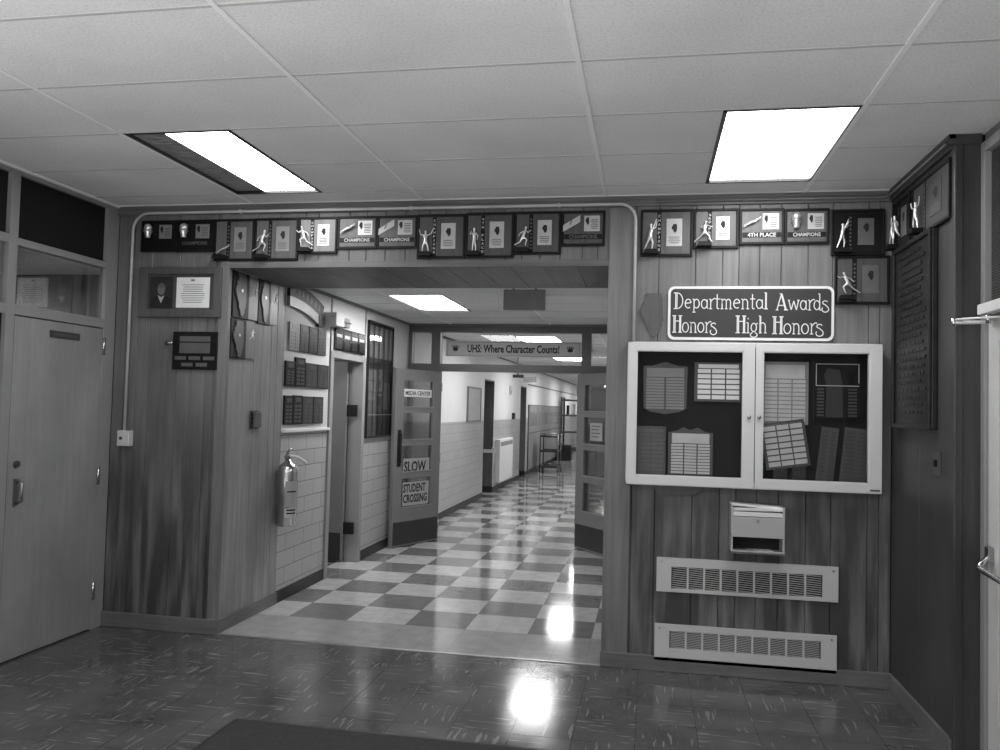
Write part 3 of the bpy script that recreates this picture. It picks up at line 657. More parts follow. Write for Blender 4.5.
# ------------------------------------------------------------------ award sign with hand-drawn lettering
sg = thing('award_sign', 'charcoal sign with white border reading Departmental Awards Honors High Honors', 'sign', (.107, 0, 2.077))
SW, SH = .998, .338
def rrect(x0, x1, z0, z1, r, n=6):
    p = []
    for cx, cz, a0 in ((x1-r, z1-r, 0), (x0+r, z1-r, PI/2), (x0+r, z0+r, PI), (x1-r, z0+r, 1.5*PI)):
        for k in range(n+1): a = a0+k*PI/2/n; p.append((cx+r*math.cos(a), cz+r*math.sin(a)))
    return p
B().prism(rrect(0, SW, 0, SH, .04), -.020, -.001).build('border', 'whitepaint', sg)
B().prism(rrect(.016, SW-.016, .016, SH-.016, .028), -.0225, -.020).build('board', 'signboard', sg)
def arc(cx, cz, rx, rz, a0, a1, n=10): return [(cx+rx*math.cos(math.radians(a0+(a1-a0)*k/n)), cz+rz*math.sin(math.radians(a0+(a1-a0)*k/n))) for k in range(n+1)]
def S_(x): return [arc(x+.13, .36, .11, .10, 20, 200, 7)+[(x+.16, .22)]+arc(x+.14, .02, .16, .16, 60, -200, 12)+[(x+.04, .03), (x+.10, .03)]]
# each glyph: (advance, strokes) in units of cap height
G = {
 'D': (.56, [[(.10, 0), (.10, 1)], [(.17, .02), (.17, .98)], [(.0, 0), (.22, 0)], [(.0, 1), (.2, 1)], [(.17, 1)]+arc(.17, .5, .31, .5, 85, -85, 12)+[(.17, 0)]]),
 'A': (.66, [[(.06, 0), (.30, 1)], [(.28, 1), (.52, 0)], [(.33, 1), (.57, 0)], [(.14, .28), (.46, .28)], [(0, 0), (.14, 0)], [(.44, 0), (.66, 0)], [(.2, 1), (.34, 1)]]),
 'H': (.56, [[(.09, 0), (.09, 1)], [(.16, 0), (.16, 1)], [(.42, 0), (.42, 1)], [(.48, 0), (.48, 1)], [(.16, .68), (.42, .68)], [(0, 0), (.24, 0)], [(0, 1), (.22, 1)], [(.35, 0), (.56, 0)], [(.35, 1), (.56, 1)]]),
 'e': (.42, [[(.06, .34), (.36, .38)]+arc(.21, .32, .16, .28, 20, 310, 14)]),
 'p': (.44, [[(.10, -.22), (.10, .6)], [(.02, .6), (.10, .6)], [(.02, -.22), (.18, -.22)], arc(.23, .32, .15, .28, 150, -150, 14)]),
 'a': (.44, [arc(.20, .30, .15, .28, 30, 330, 14), [(.35, .58), (.35, .05), (.42, .02)]]),
 'r': (.30, [[(.10, 0), (.10, .6)], [(.02, .6), (.10, .6)], [(.02, 0), (.18, 0)], [(.10, .40), (.16, .54), (.26, .64), (.34, .66), (.36, .60)]]),
 't': (.30, [[(.14, .92), (.14, .1)]+arc(.20, .08, .06, .08, 180, 320, 5), [(.02, .62), (.28, .62)]]),
 'm': (.66, [[(.10, 0), (.10, .6)], [(.02, .6), (.10, .6)], [(.10, .36)]+arc(.21, .42, .11, .18, 170, 0, 7)+[(.32, 0)], [(.32, .36)]+arc(.43, .42, .11, .18, 170, 0, 7)+[(.54, 0)], [(.03, 0), (.17, 0)], [(.26, 0), (.38, 0)], [(.48, 0), (.62, 0)]]),
 'n': (.46, [[(.10, 0), (.10, .6)], [(.02, .6), (.10, .6)], [(.10, .36)]+arc(.22, .40, .13, .20, 170, 0, 7)+[(.35, 0)], [(.03, 0), (.17, 0)], [(.29, 0), (.43, 0)]]),
 'l': (.22, [[(.08, 0), (.08, 1.0)], [(.12, 0), (.12, 1.0)], [(.02, 0), (.2, 0)], [(.02, 1.0), (.12, 1.0)]]),
 'w': (.62, [[(.04, .6), (.17, 0)], [(.17, 0), (.31, .56)], [(.31, .56), (.45, 0)], [(.45, 0), (.57, .6)], [(0, .6), (.1, .6)], [(.5, .6), (.62, .6)]]),
 'd': (.44, [arc(.19, .30, .15, .28, 30, 330, 14), [(.34, 1.0), (.34, 0)], [(.26, 1.0), (.34, 1.0)], [(.34, 0), (.42, 0)]]),
 's': (.42, [arc(.20, .44, .14, .13, 30, 200, 7)+[(.20, .32), (.32, .20)]+arc(.20, .05, .18, .18, 40, -215, 14)]),
 'o': (.42, [arc(.20, .30, .17, .29, 0, 360, 18)]),
 'i': (.20, [[(.10, 0), (.10, .6)], [(.02, .6), (.10, .6)], [(.02, 0), (.18, 0)], [(.10, .80), (.10, .88)]]),
 'g': (.44, [arc(.20, .32, .14, .25, 0, 360, 16), arc(.20, -.12, .18, .14, 110, 430, 14), [(.30, .5), (.40, .58)]]),
 'h': (.46, [[(.08, 0), (.08, 1.0)], [(.12, 0), (.12, 1.0)], [(.02, 1.0), (.12, 1.0)], [(.12, .36)]+arc(.23, .40, .13, .20, 170, 0, 7)+[(.36, 0)], [(.03, 0), (.18, 0)], [(.30, 0), (.43, 0)]]),
}
def stroke_line(word, x0, x1, zb, cap, name='lettering'):
    adv = sum(G[c][0] for c in word); sx = (x1-x0)/adv; b = B(); x = x0
    for c in word:
        for s in G[c][1]: b.ribbon([(x+p[0]*sx, zb+p[1]*cap) for p in s], .0060, -.0232)
        x += G[c][0]*sx
    return b.build(name, 'letter', sg)
stroke_line('Departmental', .035, .610, .196, .100)
stroke_line('Awards', .655, .970, .190, .100)
stroke_line('Honors', .028, .305, .046, .105)
stroke_line('High', .415, .605, .046, .105)
stroke_line('Honors', .635, .940, .042, .105)

# ------------------------------------------------------------------ display case
YC = -.11
dc = thing('display_case', 'wide white aluminium display case with two glass doors under the award sign', 'display case', (-.139, 0, 1.16))
W_, H_ = 1.505, .895
b = B(); b.box(0, .03, YC+.015, 0, 0, H_).box(W_-.03, W_, YC+.015, 0, 0, H_).box(0, W_, YC+.015, 0, 0, .03).box(0, W_, YC+.015, 0, H_-.03, H_)
b.build('cabinet_body', 'alu', dc); bx('back_panel', 'blackfelt', dc, .03, W_-.03, -.010, -.002, .03, H_-.03)
for k, (a, c, ia, ic) in enumerate(((.004, .772, .058, .704), (.776, W_-.004, .818, 1.430))):
    d = B()
    for r in ((a, ia, 0, H_), (ic, c, 0, H_)): d.box(r[0], r[1], YC-.004, YC+.014, .004, H_-.004, bev=.003)
    d.box(ia-.001, ic+.001, YC-.004, YC+.014, .004, .062, bev=.003).box(ia-.001, ic+.001, YC-.004, YC+.014, .838, H_-.004, bev=.003)
    d.box(ia-.001, ia+.006, YC-.002, YC+.03, .055, .845).box(ic-.006, ic+.001, YC-.002, YC+.03, .055, .845).box(ia, ic, YC-.002, YC+.03, .055, .066).box(ia, ic, YC-.002, YC+.03, .834, .845)
    dd = d.build('case_door', 'alu', dc)
    B().box(ia, ic, YC+.006, YC+.009, .06, .84).build('glass_pane', 'caseglass', dd)
    kx = .738 if k == 0 else .798
    B().tube([(kx, YC-.004, .44), (kx, YC-.018, .44)], .011, 14).ball((kx, YC-.018, .44), .011, 12, (1, .5, 1)).build('lock_knob', 'steel', dd)
bx('maker_tag', 'nameplate', dc, 1.435, 1.49, YC-.0055, YC-.004, .018, .028)
# honour plaques pinned inside the case
def case_plaque(x0, z0, w, h, label, shape='rect', cols=2, rows=9, head=.16, board='walnut', plate='plate_mid', rot=0, miss=(), top_pts=None, colw=None, y=-.012):
    t = thing('honor_plaque', label, 'plaque', (x0, y, z0), 0, 'honour plaques inside the display case', roty=-rot)
    if shape == 'rect': pts = [(0, 0), (w, 0), (w, h), (0, h)]
    elif shape == 'shield': pts = [(.02*w, .12*h), (.18*w, .05*h), (.38*w, .03*h), (.5*w, 0), (.62*w, .03*h), (.82*w, .05*h), (.98*w, .12*h), (w, .9*h), (.95*w, .92*h), (.8*w, .92*h), (.6*w, .97*h), (.5*w, h), (.4*w, .97*h), (.2*w, .92*h), (.05*w, .92*h), (0, .9*h)]
    else: pts = [(0, 0), (w, 0), (w, .90*h), (.95*w, .90*h), (.80*w, .93*h), (.66*w, h), (.58*w, .97*h), (.5*w, .945*h), (.42*w, .97*h), (.34*w, h), (.20*w, .93*h), (.05*w, .90*h), (0, .90*h)]
    B().prism(pts, -.014, 0).build('board', board, t)
    top = h*(.97 if shape == 'rect' else .90); hz = top-head*h
    bx('title_plate', plate, t, w*.08, w*.92, -.0165, -.014, hz+.012*h, top-.02*h)
    zb = .04*h if shape == 'rect' else .10*h
    b = B(); cw = w*.90/cols; rh = (hz-zb)/rows
    for i in range(cols):
        for j in range(rows):
            if (i, j) in miss: continue
            b.box(w*.05+i*cw+.05*cw, w*.05+(i+1)*cw-.05*cw, -.016, -.014, zb+j*rh+.14*rh, zb+(j+1)*rh-.10*rh)
    b.build('name_plates', plate, t)
    return t
case_plaque(-.040, 1.60, .275, .335, 'shield-shaped honour plaque in the upper left of the display case', 'shield', 2, 11, .2, 'framewood', 'plate_mid')
case_plaque(.278, 1.69, .29, .245, 'honour plaque with three columns of bright name plates, upper right of the left case door', 'rect', 3, 6, .13, 'walnut', 'paper')
case_plaque(-.078, 1.20, .185, .325, 'dark honour plaque with two columns in the lower left corner of the case', 'rect', 2, 10, .1, 'walnut', 'plate_dark')
case_plaque(.123, 1.20, .272, .325, 'scroll-topped honour plaque with large silver title plate, lower left half of the case', 'scroll', 3, 10, .22, 'framewood', 'plate')
case_plaque(.684, 1.56, .275, .385, 'pale large honour plaque at the upper left of the right case door', 'rect', 3, 10, .25, 'plate_mid', 'plate')
case_plaque(.715, 1.275, .26, .285, 'tilted honour plaque with three columns of bright plates leaning in the right case half', 'rect', 3, 7, .03, 'walnut', 'plate', rot=math.radians(9), y=-.045)
t = thing('honor_plaque', 'black honour plaque with an outlined window near its top, upper right of the case', 'plaque', (.99, -.012, 1.60), 0, 'honour plaques inside the display case')
bx('board', 'black', t, 0, .285, -.012, 0, 0, .355); B().box(.012, .262, -.015, -.012, .20, .205).box(.012, .016, -.015, -.012, .20, .335).box(.258, .262, -.015, -.012, .22, .335).box(.012, .262, -.015, -.012, .333, .337).build('window_outline', 'plate', t)
b = B(); b.prism([(.07, .01), (.17, .01), (.165, .22), (.15, .30), (.08, .31), (.06, .27), (.075, .2)], -.014, -.012); b.build('figure_print', 'kick', t)
b = B()
for i in range(2):
    for j in range(9): b.box(.02+i*.18, .06+i*.19, -.0135, -.012, .015+j*.02, .027+j*.02)
b.build('name_plates', 'nameplate', t)
for x0, w, lb in ((.985, .10, 'dark narrow honour strip at the bottom of the right case half, middle'), (1.12, .15, 'dark honour strip leaning in the bottom right corner of the case')):
    t = thing('honor_strip', lb, 'plaque', (x0+.02, -.012, 1.215), 0, 'honour plaques inside the display case', roty=math.radians(6))
    bx('board', 'walnut', t, 0, w, -.012, 0, 0, .34)
    b = B()
    for i in range(2):
        for j in range(13): b.box(.01+i*w*.48, w*.42+i*w*.48, -.014, -.012, .015+j*.024, .030+j*.024)
    b.build('name_plates', 'nameplate', t)
for x0, lb in ((.76, 'short dark board hanging below the tilted plaque, left'), (.87, 'short dark board hanging below the tilted plaque, right')):
    t = tag(B().box(0, .08, -.010, 0, 0, .16).build('honor_board', 'kick'), lb, 'plaque', 'honour plaques inside the display case', loc=(x0, -.012, 1.20))
sh = tag(B().prism([(0, .04), (.05, .0), (.25, 0), (.32, .05), (.32, .058), (0, .058)], -.03, -.001).build('shadowed_board', 'walnut'), 'dark wooden board end showing just below the display case at left', 'board', loc=(.03, 0, 1.10))

# ------------------------------------------------------------------ wall vents
for (x0, z0, w, h, zl0, zl1, lb) in ((.064, .494, 1.08, .212, .11, .74, 'upper white wall vent grille with nine louvre groups'), (.058, .068, 1.08, .226, .36, .82, 'lower white wall vent grille near the floor')):
    t = thing('wall_vent', lb, 'vent', (x0, 0, z0), 0, 'white vent grilles on the panelled wall')
    a, c = .085*w, .915*w; n = 9; gw = (c-a)/n; la, lc = zl0*h, zl1*h
    b = B(); b.box(0, a, -.022, -.004, 0, h, bev=.002).box(c, w, -.022, -.004, 0, h, bev=.002).box(a, c, -.022, -.004, 0, la, bev=.002).box(a, c, -.022, -.004, lc, h, bev=.002)
    for k in range(1, n): b.box(a+k*gw-.006, a+k*gw+.006, -.022, -.004, la, lc)
    b.build('face_plate', 'enamel', t); bx('dark_interior', 'slot', t, a, c, -.006, -.002, la, lc)
    for k in range(n):
        b = B(); m_ = 10
        for j in range(m_):
            z = la+(j+.5)*(lc-la)/m_; b.prism([(0, 0)]*0 or [(a+k*gw+.006, z-.0014+.003), (a+(k+1)*gw-.006, z-.0014-.003), (a+(k+1)*gw-.006, z+.0014-.003), (a+k*gw+.006, z+.0014+.003)], -.020, -.007)
        b.build('louver', 'enamel', t)
    for px, pz in ((.03, h-.025), (w-.03, h-.025)): B().tube([(px, -.022, pz), (px, -.025, pz)], .006, 10).build('screw', 'steel', t)

# ------------------------------------------------------------------ wall box with papers
t = thing('document_box', 'white metal wall box with lock and open slot, papers on top, below the display case', 'wall box', (.50, 0, .775))
b = B(); b.box(0, .012, -.14, 0, 0, .285).box(.300, .312, -.14, 0, 0, .285).box(0, .312, -.008, 0, 0, .285).box(0, .312, -.15, 0, 0, .012).box(0, .312, -.15, -.14, 0, .022).box(0, .312, -.14, 0, .105, .115)
b.build('body', 'boxmetal', t); bx('front_panel', 'boxmetal', t, .001, .311, -.146, -.138, .100, .222, bev=.003)
bx('dark_inside', 'slot', t, .012, .300, -.012, -.008, .012, .105)
B().tube([(.155, -.146, .2), (.155, -.153, .2)], .009, 12).build('lock', 'steel', t)
for i, (x0, y0, z, r, th, nm) in enumerate(((.0, -.135, .226, 0, .026, 'thick stack of white papers filling the top of the wall box'), (.005, -.13, .256, -.02, .018, 'second stack of papers on the wall box'), (.0, -.13, .286, .05, .012, 'loose top sheets tilted over the papers on the wall box'))):
    p = B()
    for k in range(3): p.box(0, .30-.004*k, 0, .125, k*th/3, (k+.8)*th/3)
    o = p.build('paper_stack', 'paper'); tag(o, nm, 'papers', loc=(.50+x0+.006, y0, .775+z)); o.rotation_euler = (0, r, r)
o = B().box(0, .16, 0, .09, 0, .004).box(.05, .15, .0, .07, .004, .008).build('leaflet', 'paper'); tag(o, 'few leaflets lying in the open slot of the wall box', 'leaflet', loc=(.60, -.13, .788)); o.rotation_euler = (0, 0, .1)

# ------------------------------------------------------------------ conduit, box, switches, hook
def bend(p0, pc, p1, r, n=6):
    P0, PC, P1 = Vector(p0), Vector(pc), Vector(p1); a = (P0-PC).normalized(); c = (P1-PC).normalized(); o = PC+(a+c)*r
    return [p0]+[tuple(o - a*r*math.sin(k*PI/2/n) - c*r*math.cos(k*PI/2/n)) if False else tuple(o+(-c)*r*math.cos(k*PI/2/n)+(-a)*r*math.sin(k*PI/2/n)) for k in range(n+1)]
cy = -.012
pts = [(-3.665, cy, 1.39)]+bend((-3.665, cy, 1.39), (-3.665, cy, 2.945), (-1, cy, 2.945), .12)[1:]
pts += bend((-3, cy, 2.945), (-.105, cy, 2.945), (-.105, cy, 2.05), .10)[1:]+[(-.105, cy, 2.055)]
cd = thing('conduit', 'thin light grey conduit running up the left panelling and over the plaques', 'conduit', (0, -.014, 0))
B().tube(pts, .010, 8).build('pipe', 'conduit', cd)
b = B()
for x in (-2.84, -1.6, -.6): b.box(x-.008, x+.008, cy-.012, .014, 2.933, 2.957)
b.build('clip', 'conduit', cd)
cd.location = (0, -.024, 0)
cd2 = tag(B().tube([(0, 0, 0), (1.34, 0, 0), (1.37, -.01, 0), (1.38, -.04, 0), (1.38, -1.0, 0)], .006, 8).build('conduit', 'greybox'), 'dark thin cable pipe under the ceiling over the right plaques', 'conduit', loc=(.02, -.042, 2.955))
ob = thing('outlet_box', 'small grey metal outlet box at the lower end of the conduit', 'outlet box', (-3.665, 0, 1.335))
bx('box', 'alu', ob, -.047, .047, -.05, -.001, -.055, .055, bev=.003); bx('cover', 'alu', ob, -.04, .04, -.053, -.05, -.048, .048, bev=.001); B().tube([(-.015, -.053, 0), (-.015, -.058, 0)], .012, 12).build('knob', 'nameplate', ob)
hk = thing('wall_hook', 'small shiny hook on the panelling left of the dark plaque', 'hook', (-3.36, 0, 2.017))
bx('base', 'blackmetal', hk, -.03, -.01, -.02, -.001, -.012, .012, bev=.003); B().tube([(-.02, -.02, 0), (.0, -.035, 0), (.03, -.04, 0)], [.007, .006, .009], 8).ball((.035, -.04, 0), .012).build('peg', 'chrome', hk)
sw = thing('wall_switch', 'dark switch plate low on the right wall below the bronze tablet', 'switch', (XR, -.815, 1.39), RIGHTW)
bx('plate', 'nameplate', sw, -.05, .05, -.008, -.001, -.06, .06, bev=.003); bx('toggle', 'black', sw, -.012, .012, -.02, -.008, -.015, .02, bev=.003)
th = thing('thermostat', 'small pale thermostat with dark edge on the side of the wooden pillar', 'thermostat', (XP, .46, 1.485), LEFTW)
bx('back_plate', 'kick', th, -.075, .06, -.01, -.001, -.075, .065, bev=.003); bx('cover', 'boardwood', th, -.045, .055, -.035, -.01, -.06, .055, bev=.006)
b = B()
for k in range(4): b.box(-.07, -.05, -.016, -.01, -.065+k*.032, -.048+k*.032)
b.build('buttons', 'black', th)

# ------------------------------------------------------------------ framed portrait and certificate, small plaque
f = thing('picture_frame', 'wide brown frame holding a portrait of a man in a suit beside a white certificate', 'picture frame', (-3.607, 0, 2.200))
w, h = .640, .357
B().box(0, w, -.035, -.001, 0, .06, bev=.005).box(0, w, -.035, -.001, h-.05, h, bev=.005).box(0, .07, -.035, -.001, .055, h-.045, bev=.005).box(w-.06, w, -.035, -.001, .055, h-.045, bev=.005).build('frame', 'framewood', f)
bx('mount', 'walnut', f, .06, w-.05, -.014, -.004, .05, h-.04)
ph = bx('portrait', 'photo', f, .082, .262, -.017, -.014, .066, .290)
b = B(); b.prism([(.172+.030*math.cos(a), .200+.040*math.sin(a)) for a in [k*PI/8 for k in range(16)]], -.0178, -.017); b.build('portrait_face', 'skin', ph); b = B(); b.prism([(.172+.031*math.cos(a), .212+.034*math.sin(a)) for a in [k*PI/8 for k in range(9)]], -.0181, -.017); b.build('portrait_hair', 'plate_dark', ph)
b = B(); b.prism([(.092, .068), (.252, .068), (.248, .135), (.20, .160), (.172, .100), (.144, .160), (.096, .135)], -.0182, -.0172); b.build('portrait_suit', 'ink', ph)
b = B(); b.prism([(.144, .158), (.172, .075), (.2, .158), (.172, .145)], -.0179, -.0172); b.build('portrait_shirt', 'plate', ph)
ce = bx('certificate', 'paper', f, .290, .545, -.017, -.014, .070, .285)
b = B(); face_lines(b, .32, .515, .10, .24, 9, -.017); b.box(.40, .43, -.018, -.017, .258, .272); b.build('certificate_print', 'plate_mid', ce)
f = thing('memorial_plaque', 'small black plaque with a wide plate over five little name plates below the portrait frame', 'plaque', (-3.328, 0, 1.832))
w, h = .345, .268
bx('board', 'black', f, 0, w, -.02, -.001, 0, h, bev=.005); bx('main_plate', 'plate_dark', f, .055, w-.055, -.023, -.020, .115, .235, bev=.001); bx('title_bar', 'black', f, .05, w-.05, -.0245, -.023, .19, .197)
b = B()
for x in (.022, .13, .24): b.box(x, x+.085, -.023, -.020, .068, .093)
for x in (.075, .185): b.box(x, x+.085, -.023, -.020, .022, .047)
b.build('name_plates', 'plate_dark', f)

# ------------------------------------------------------------------ bronze tablet on the right wall
t = thing('bronze_tablet', 'tall dark bronze tablet covered in raised lines of text on the right wall', 'tablet', (XR, -.15, 1.56), RIGHTW)
w, h = .66, 1.04
bx('plate', 'bronze', t, 0, w, -.03, -.001, 0, h, bev=.006); B().box(0, w, -.045, -.03, 0, .025, bev=.004).box(0, w, -.045, -.03, h-.025, h, bev=.004).box(0, .025, -.045, -.03, .02, h-.02, bev=.004).box(w-.025, w, -.045, -.03, .02, h-.02, bev=.004).build('rim', 'bronze', t)
b = B()
for j in range(22):
    x = .06+random.uniform(0, .05); z = h-.07-j*.042
    if j in (2, 3): b.box(.16, .50, -.036, -.03, z-.01, z+.012); continue
    while x < w-.09-random.uniform(0, .1):
        l = random.uniform(.02, .07); b.box(x, min(x+l, w-.05), -.036, -.03, z-.009, z+.009, bev=.001); x += l+.012
b.build('raised_text', 'bronze', t)

# ------------------------------------------------------------------ exit door at right edge
ex = bpy.data.objects.new('door_7', None); C.objects.link(ex); ex['kind'] = 'structure'; ex.location = (1.575, -1.05, 0); ex.rotation_euler = (0, 0, RIGHTW)
B().box(0, .05, -.02, .05, 0, 2.95, bev=.003).box(.05, 1.1, -.02, .05, 2.10, 2.17, bev=.003).box(.05, 1.1, -.02, .05, 2.90, 2.95, bev=.003).box(1.05, 1.1, -.02, .05, 0, 2.95, bev=.003).build('door_frame', 'framepaint', ex)
bx('transom_glass', 'wireglass', ex, .05, 1.05, .010, .016, 2.17, 2.90)
b = B()
for k in range(60): b.box(.05, 1.05, .0085, .0095, 2.18+k*.0125, 2.1808+k*.0125)
for k in range(78): b.box(.06+k*.0125, .0608+k*.0125, .0085, .0095, 2.17, 2.9)
b.build('transom_wire', 'steel', ex)
B().box(.055, .17, -.005, .04, .01, 2.09, bev=.003).box(.93, 1.045, -.005, .04, .01, 2.09, bev=.003).box(.17, .93, -.005, .04, .01, .25, bev=.003).box(.17, .93, -.005, .04, 1.98, 2.09, bev=.003).build('leaf_frame', 'alu', ex)
bx('glass_pane', 'darkglass', ex, .17, .93, .012, .018, .25, 1.98)
B().tube([(.10, -.005, 1.0), (.125, -.065, .95), (.14, -.075, .935), (.92, -.075, .90), (.935, -.065, .92), (.95, -.005, .98)], .013, 10).build('panic_bar', 'chrome', ex)
bx('bar_mount', 'steel', ex, .075, .125, -.03, -.005, .96, 1.03, bev=.004)
cl = thing('door_closer', 'bright metal door closer arm and grey closer body at the top of the exit door', 'door closer', (1.575, -1.05, 2.03), RIGHTW)
B().box(.10, .42, -.072, -.020, .075, .125, bev=.006).build('closer_body', 'alu', cl)
B().tube([(.17, -.05, .08), (.17, -.05, .03)], .013, 10).build('spindle', 'chrome', cl)
B().tube([(.09, -.168, .042), (.17, -.05, .036)], .009, 8).build('arm', 'alu', cl)
B().tube([(.09, -.168, .025), (.09, -.168, .062)], .012, 10).build('arm_joint', 'chrome', cl)
B().tube([(.09, -.168, .056), (.28, -.03, .050)], .006, 8).build('arm_link', 'alu', cl)
struct('wall_side', B().box(1.575, 1.70, -8, -2.15, 0, H).box(1.575, 1.70, -2.15, -1.05, 2.95, H), 'panel')

# ------------------------------------------------------------------ door mat
mt = thing('door_mat', 'dark carpet mat at the bottom of the picture on the tiled floor', 'mat', (-2.045, -1.375, 0))
bx('carpet', 'mat', mt, .02, 2.03, -1.78, -.02, .0005, .009, bev=.003); B().box(0, 2.05, -.02, 0, .0002, .006).box(0, 2.05, -1.8, -1.78, .0002, .006).box(0, .02, -1.78, -.02, .0002, .006).box(2.03, 2.05, -1.78, -.02, .0002, .006).build('rubber_edge', 'rubber', mt)

# ------------------------------------------------------------------ fire extinguisher
e = thing('fire_extinguisher', 'silver fire extinguisher hanging on the block wall at the corner of the pillar', 'fire extinguisher', (-2.84, .885, .635))
r = .083
B().lathe([(0, 0), (r-.012, 0), (r, .012), (r, .43), (r-.008, .465), (r-.03, .49), (.03, .505), (.024, .53), (0, .53)]).build('cylinder', 'chrome', e)
# paper label wrapped round the cylinder facing the lobby's right
b = B(); n = 10
for (za, zb_, mi) in ((.16, .36, 0), (.07, .145, 1)):
    for k in range(n):
        a0, a1 = math.radians(-75+75*k/n), math.radians(-75+75*(k+1)/n); R = r+.0012
        q = [b.bm.verts.new((R*math.cos(a), R*math.sin(a), z)) for a, z in ((a0, za), (a1, za), (a1, zb_), (a0, zb_))]
        f_ = b.bm.faces.new(q); f_.material_index = mi
b.build('paper_label', ['cardboard', 'plate'], e)
b = B()
for z in (.27, .125, .10): 
    for k in range(6):
        a0, a1 = math.radians(-65+55*k/6), math.radians(-65+55*(k+1)/6); R = r+.0022
        b.bm.faces.new([b.bm.verts.new((R*math.cos(a), R*math.sin(a), zz)) for a, zz in ((a0, z), (a1, z), (a1, z+.012), (a0, z+.012))])
b.build('lettering', 'ink', e)
b = B(); b.tube([(0, 0, .52), (0, 0, .565)], .020, 12).tube([(0, -.02, .548), (0, -.035, .548)], .017, 12).box(-.012, .012, -.015, .015, .56, .585, bev=.002); b.build('valve', 'steel', e)
b = B(); b.tube([(0, .01, .575), (.0, .06, .575), (.0, .12, .545)], [.009, .008, .007], 8).tube([(0, .0, .59), (.0, .05, .61), (.0, .11, .595)], [.009, .008, .007], 8); b.build('handle', 'steel', e)
B().tube([(.015, .01, .56), (.05, .06, .545), (.07, .16, .505), (.072, .19, .49)], [.010, .011, .012, .013], 10).build('nozzle', 'whitepaint', e)
bx('bracket', 'steel', e, -.088, -.07, -.015, .03, .38, .44, bev=.002)

# ------------------------------------------------------------------ plaques and displays on the corridor's left wall
def wallthing(name, label, cat, y, z, group=None): return thing(name, label, cat, (XP, y, z), LEFTW, group)
G1 = 'dark plaques in rows beside the side door'
rows = [
 ('first row', 2.05, [(.995, 1.19, .235, 'paleboard'), (1.20, 1.375, .235, 'olive'), (1.39, 1.57, .235, 'olive'), (1.585, 1.77, .235, 'walnut')]),
 ('second row', 1.75, [(.945, 1.12, .21, 'black'), (1.13, 1.33, .25, 'black'), (1.34, 1.59, .215, 'olive'), (1.60, 1.85, .215, 'olive')]),
 ('third row', 1.435, [(.945, 1.10, .24, 'black'), (1.11, 1.29, .245, 'black'), (1.30, 1.52, .24, 'olive'), (1.53, 1.75, .24, 'olive')])]
words = ['nearest to', 'second from', 'third from', 'fourth from', 'fifth from']
for rn, z0, items in rows:
    for i, (y0, y1, h, m_) in enumerate(items):
        t = wallthing('wall_plaque', '%s plaque %s the wooden pillar in the %s above the block courses' % ({'paleboard': 'pale', 'olive': 'dark', 'black': 'black', 'walnut': 'brown'}[m_], words[i], {'first row': 'top row', 'second row': 'middle row', 'third row': 'bottom row'}[rn]), 'plaque', y0, z0, G1)
        w = y1-y0; bx('board', m_, t, 0, w, -.018, -.001, 0, h, bev=.003)
        b = B(); n = 5
        for k in range(n): b.box(w*.12, w*.46, -.020, -.018, .02+k*(h-.09)/n, .02+(k+.6)*(h-.09)/n).box(w*.54, w*.88, -.020, -.018, .02+k*(h-.09)/n, .02+(k+.6)*(h-.09)/n)
        b.box(w*.2, w*.8, -.020, -.018, h-.055, h-.02); b.build('name_plates', 'nameplate' if m_ != 'paleboard' else 'plate_mid', t)
for i in range(4):
    t = wallthing('glossy_plaque', 'glossy black plaque in the strip above the side door, %s from the left' % ['first', 'second', 'third', 'fourth'][i], 'plaque', 1.985+i*.207, 2.125, 'glossy plaques above the side door')
    w = .198; bx('board', 'blackglass', t, 0, w, -.02, -.001, 0, .215, bev=.003); bx('title_plate', 'plate', t, w*.15, w*.85, -.022, -.02, .125, .155); bx('name_area', 'olive', t, w*.15, w*.85, -.022, -.02, .02, .105)
ar = wallthing('arched_sign', 'dark arched sign board curving down under the corridor ceiling above the rows of plaques', 'sign', .95, 2.10)
b = B(); R0, R1, cx, cz = .72, .90, -.16, -.32
def arcband(r0, r1, a0, a1, y0, y1, n=16, cx=0.0, cz=-.42):
    b = B(); P = [(cx+r1*math.cos(math.radians(a0+(a1-a0)*k/n)), cz+r1*math.sin(math.radians(a0+(a1-a0)*k/n))) for k in range(n+1)]
    Q = [(cx+r0*math.cos(math.radians(a0+(a1-a0)*k/n)), cz+r0*math.sin(math.radians(a0+(a1-a0)*k/n))) for k in range(n+1)]
    for k in range(n):
        vs = [P[k], P[k+1], Q[k+1], Q[k]]; b.prism(vs, y0, y1)
    return b
arcband(2.08, 2.20, 90, 71.0, -.03, -.001, cz=-1.69).build('arched_band', 'black', ar)
arcband(2.00, 2.08, 90, 71.2, -.03, -.001, cz=-1.69).build('pale_band', 'plate_mid', ar)
bx('end_block', 'black', ar, .60, .71, -.035, -.001, .20, .30, bev=.003)
b = B()
for k in range(7):
    a = math.radians(88-k*2.4); x, z = 2.14*math.cos(a), -1.69+2.14*math.sin(a); b.box(x-.009, x+.009, -.032, -.03, z-.022, z+.022)
b.build('lettering', 'plate_dark', ar)
em = wallthing('emergency_light', 'grey emergency light box with clear lamp heads above the side door frame', 'emergency light', 1.72, 2.33)
bx('housing', 'paint', em, .02, .22, -.12, -.001, 0, .12, bev=.006)
for x in (.27, .38): B().box(x-.05, x+.05, -.10, -.02, .01, .10, bev=.012).build('lamp_head', 'plate_mid', em)
bx('lamp_bar', 'chrome', em, .22, .43, -.11, -.10, .05, .062)
dp = wallthing('glazed_display', 'tall dark glossy glazed display with vertical divisions between the side door and the glazed doors', 'display case', 2.91, 1.265)
w, h = .84, 1.245
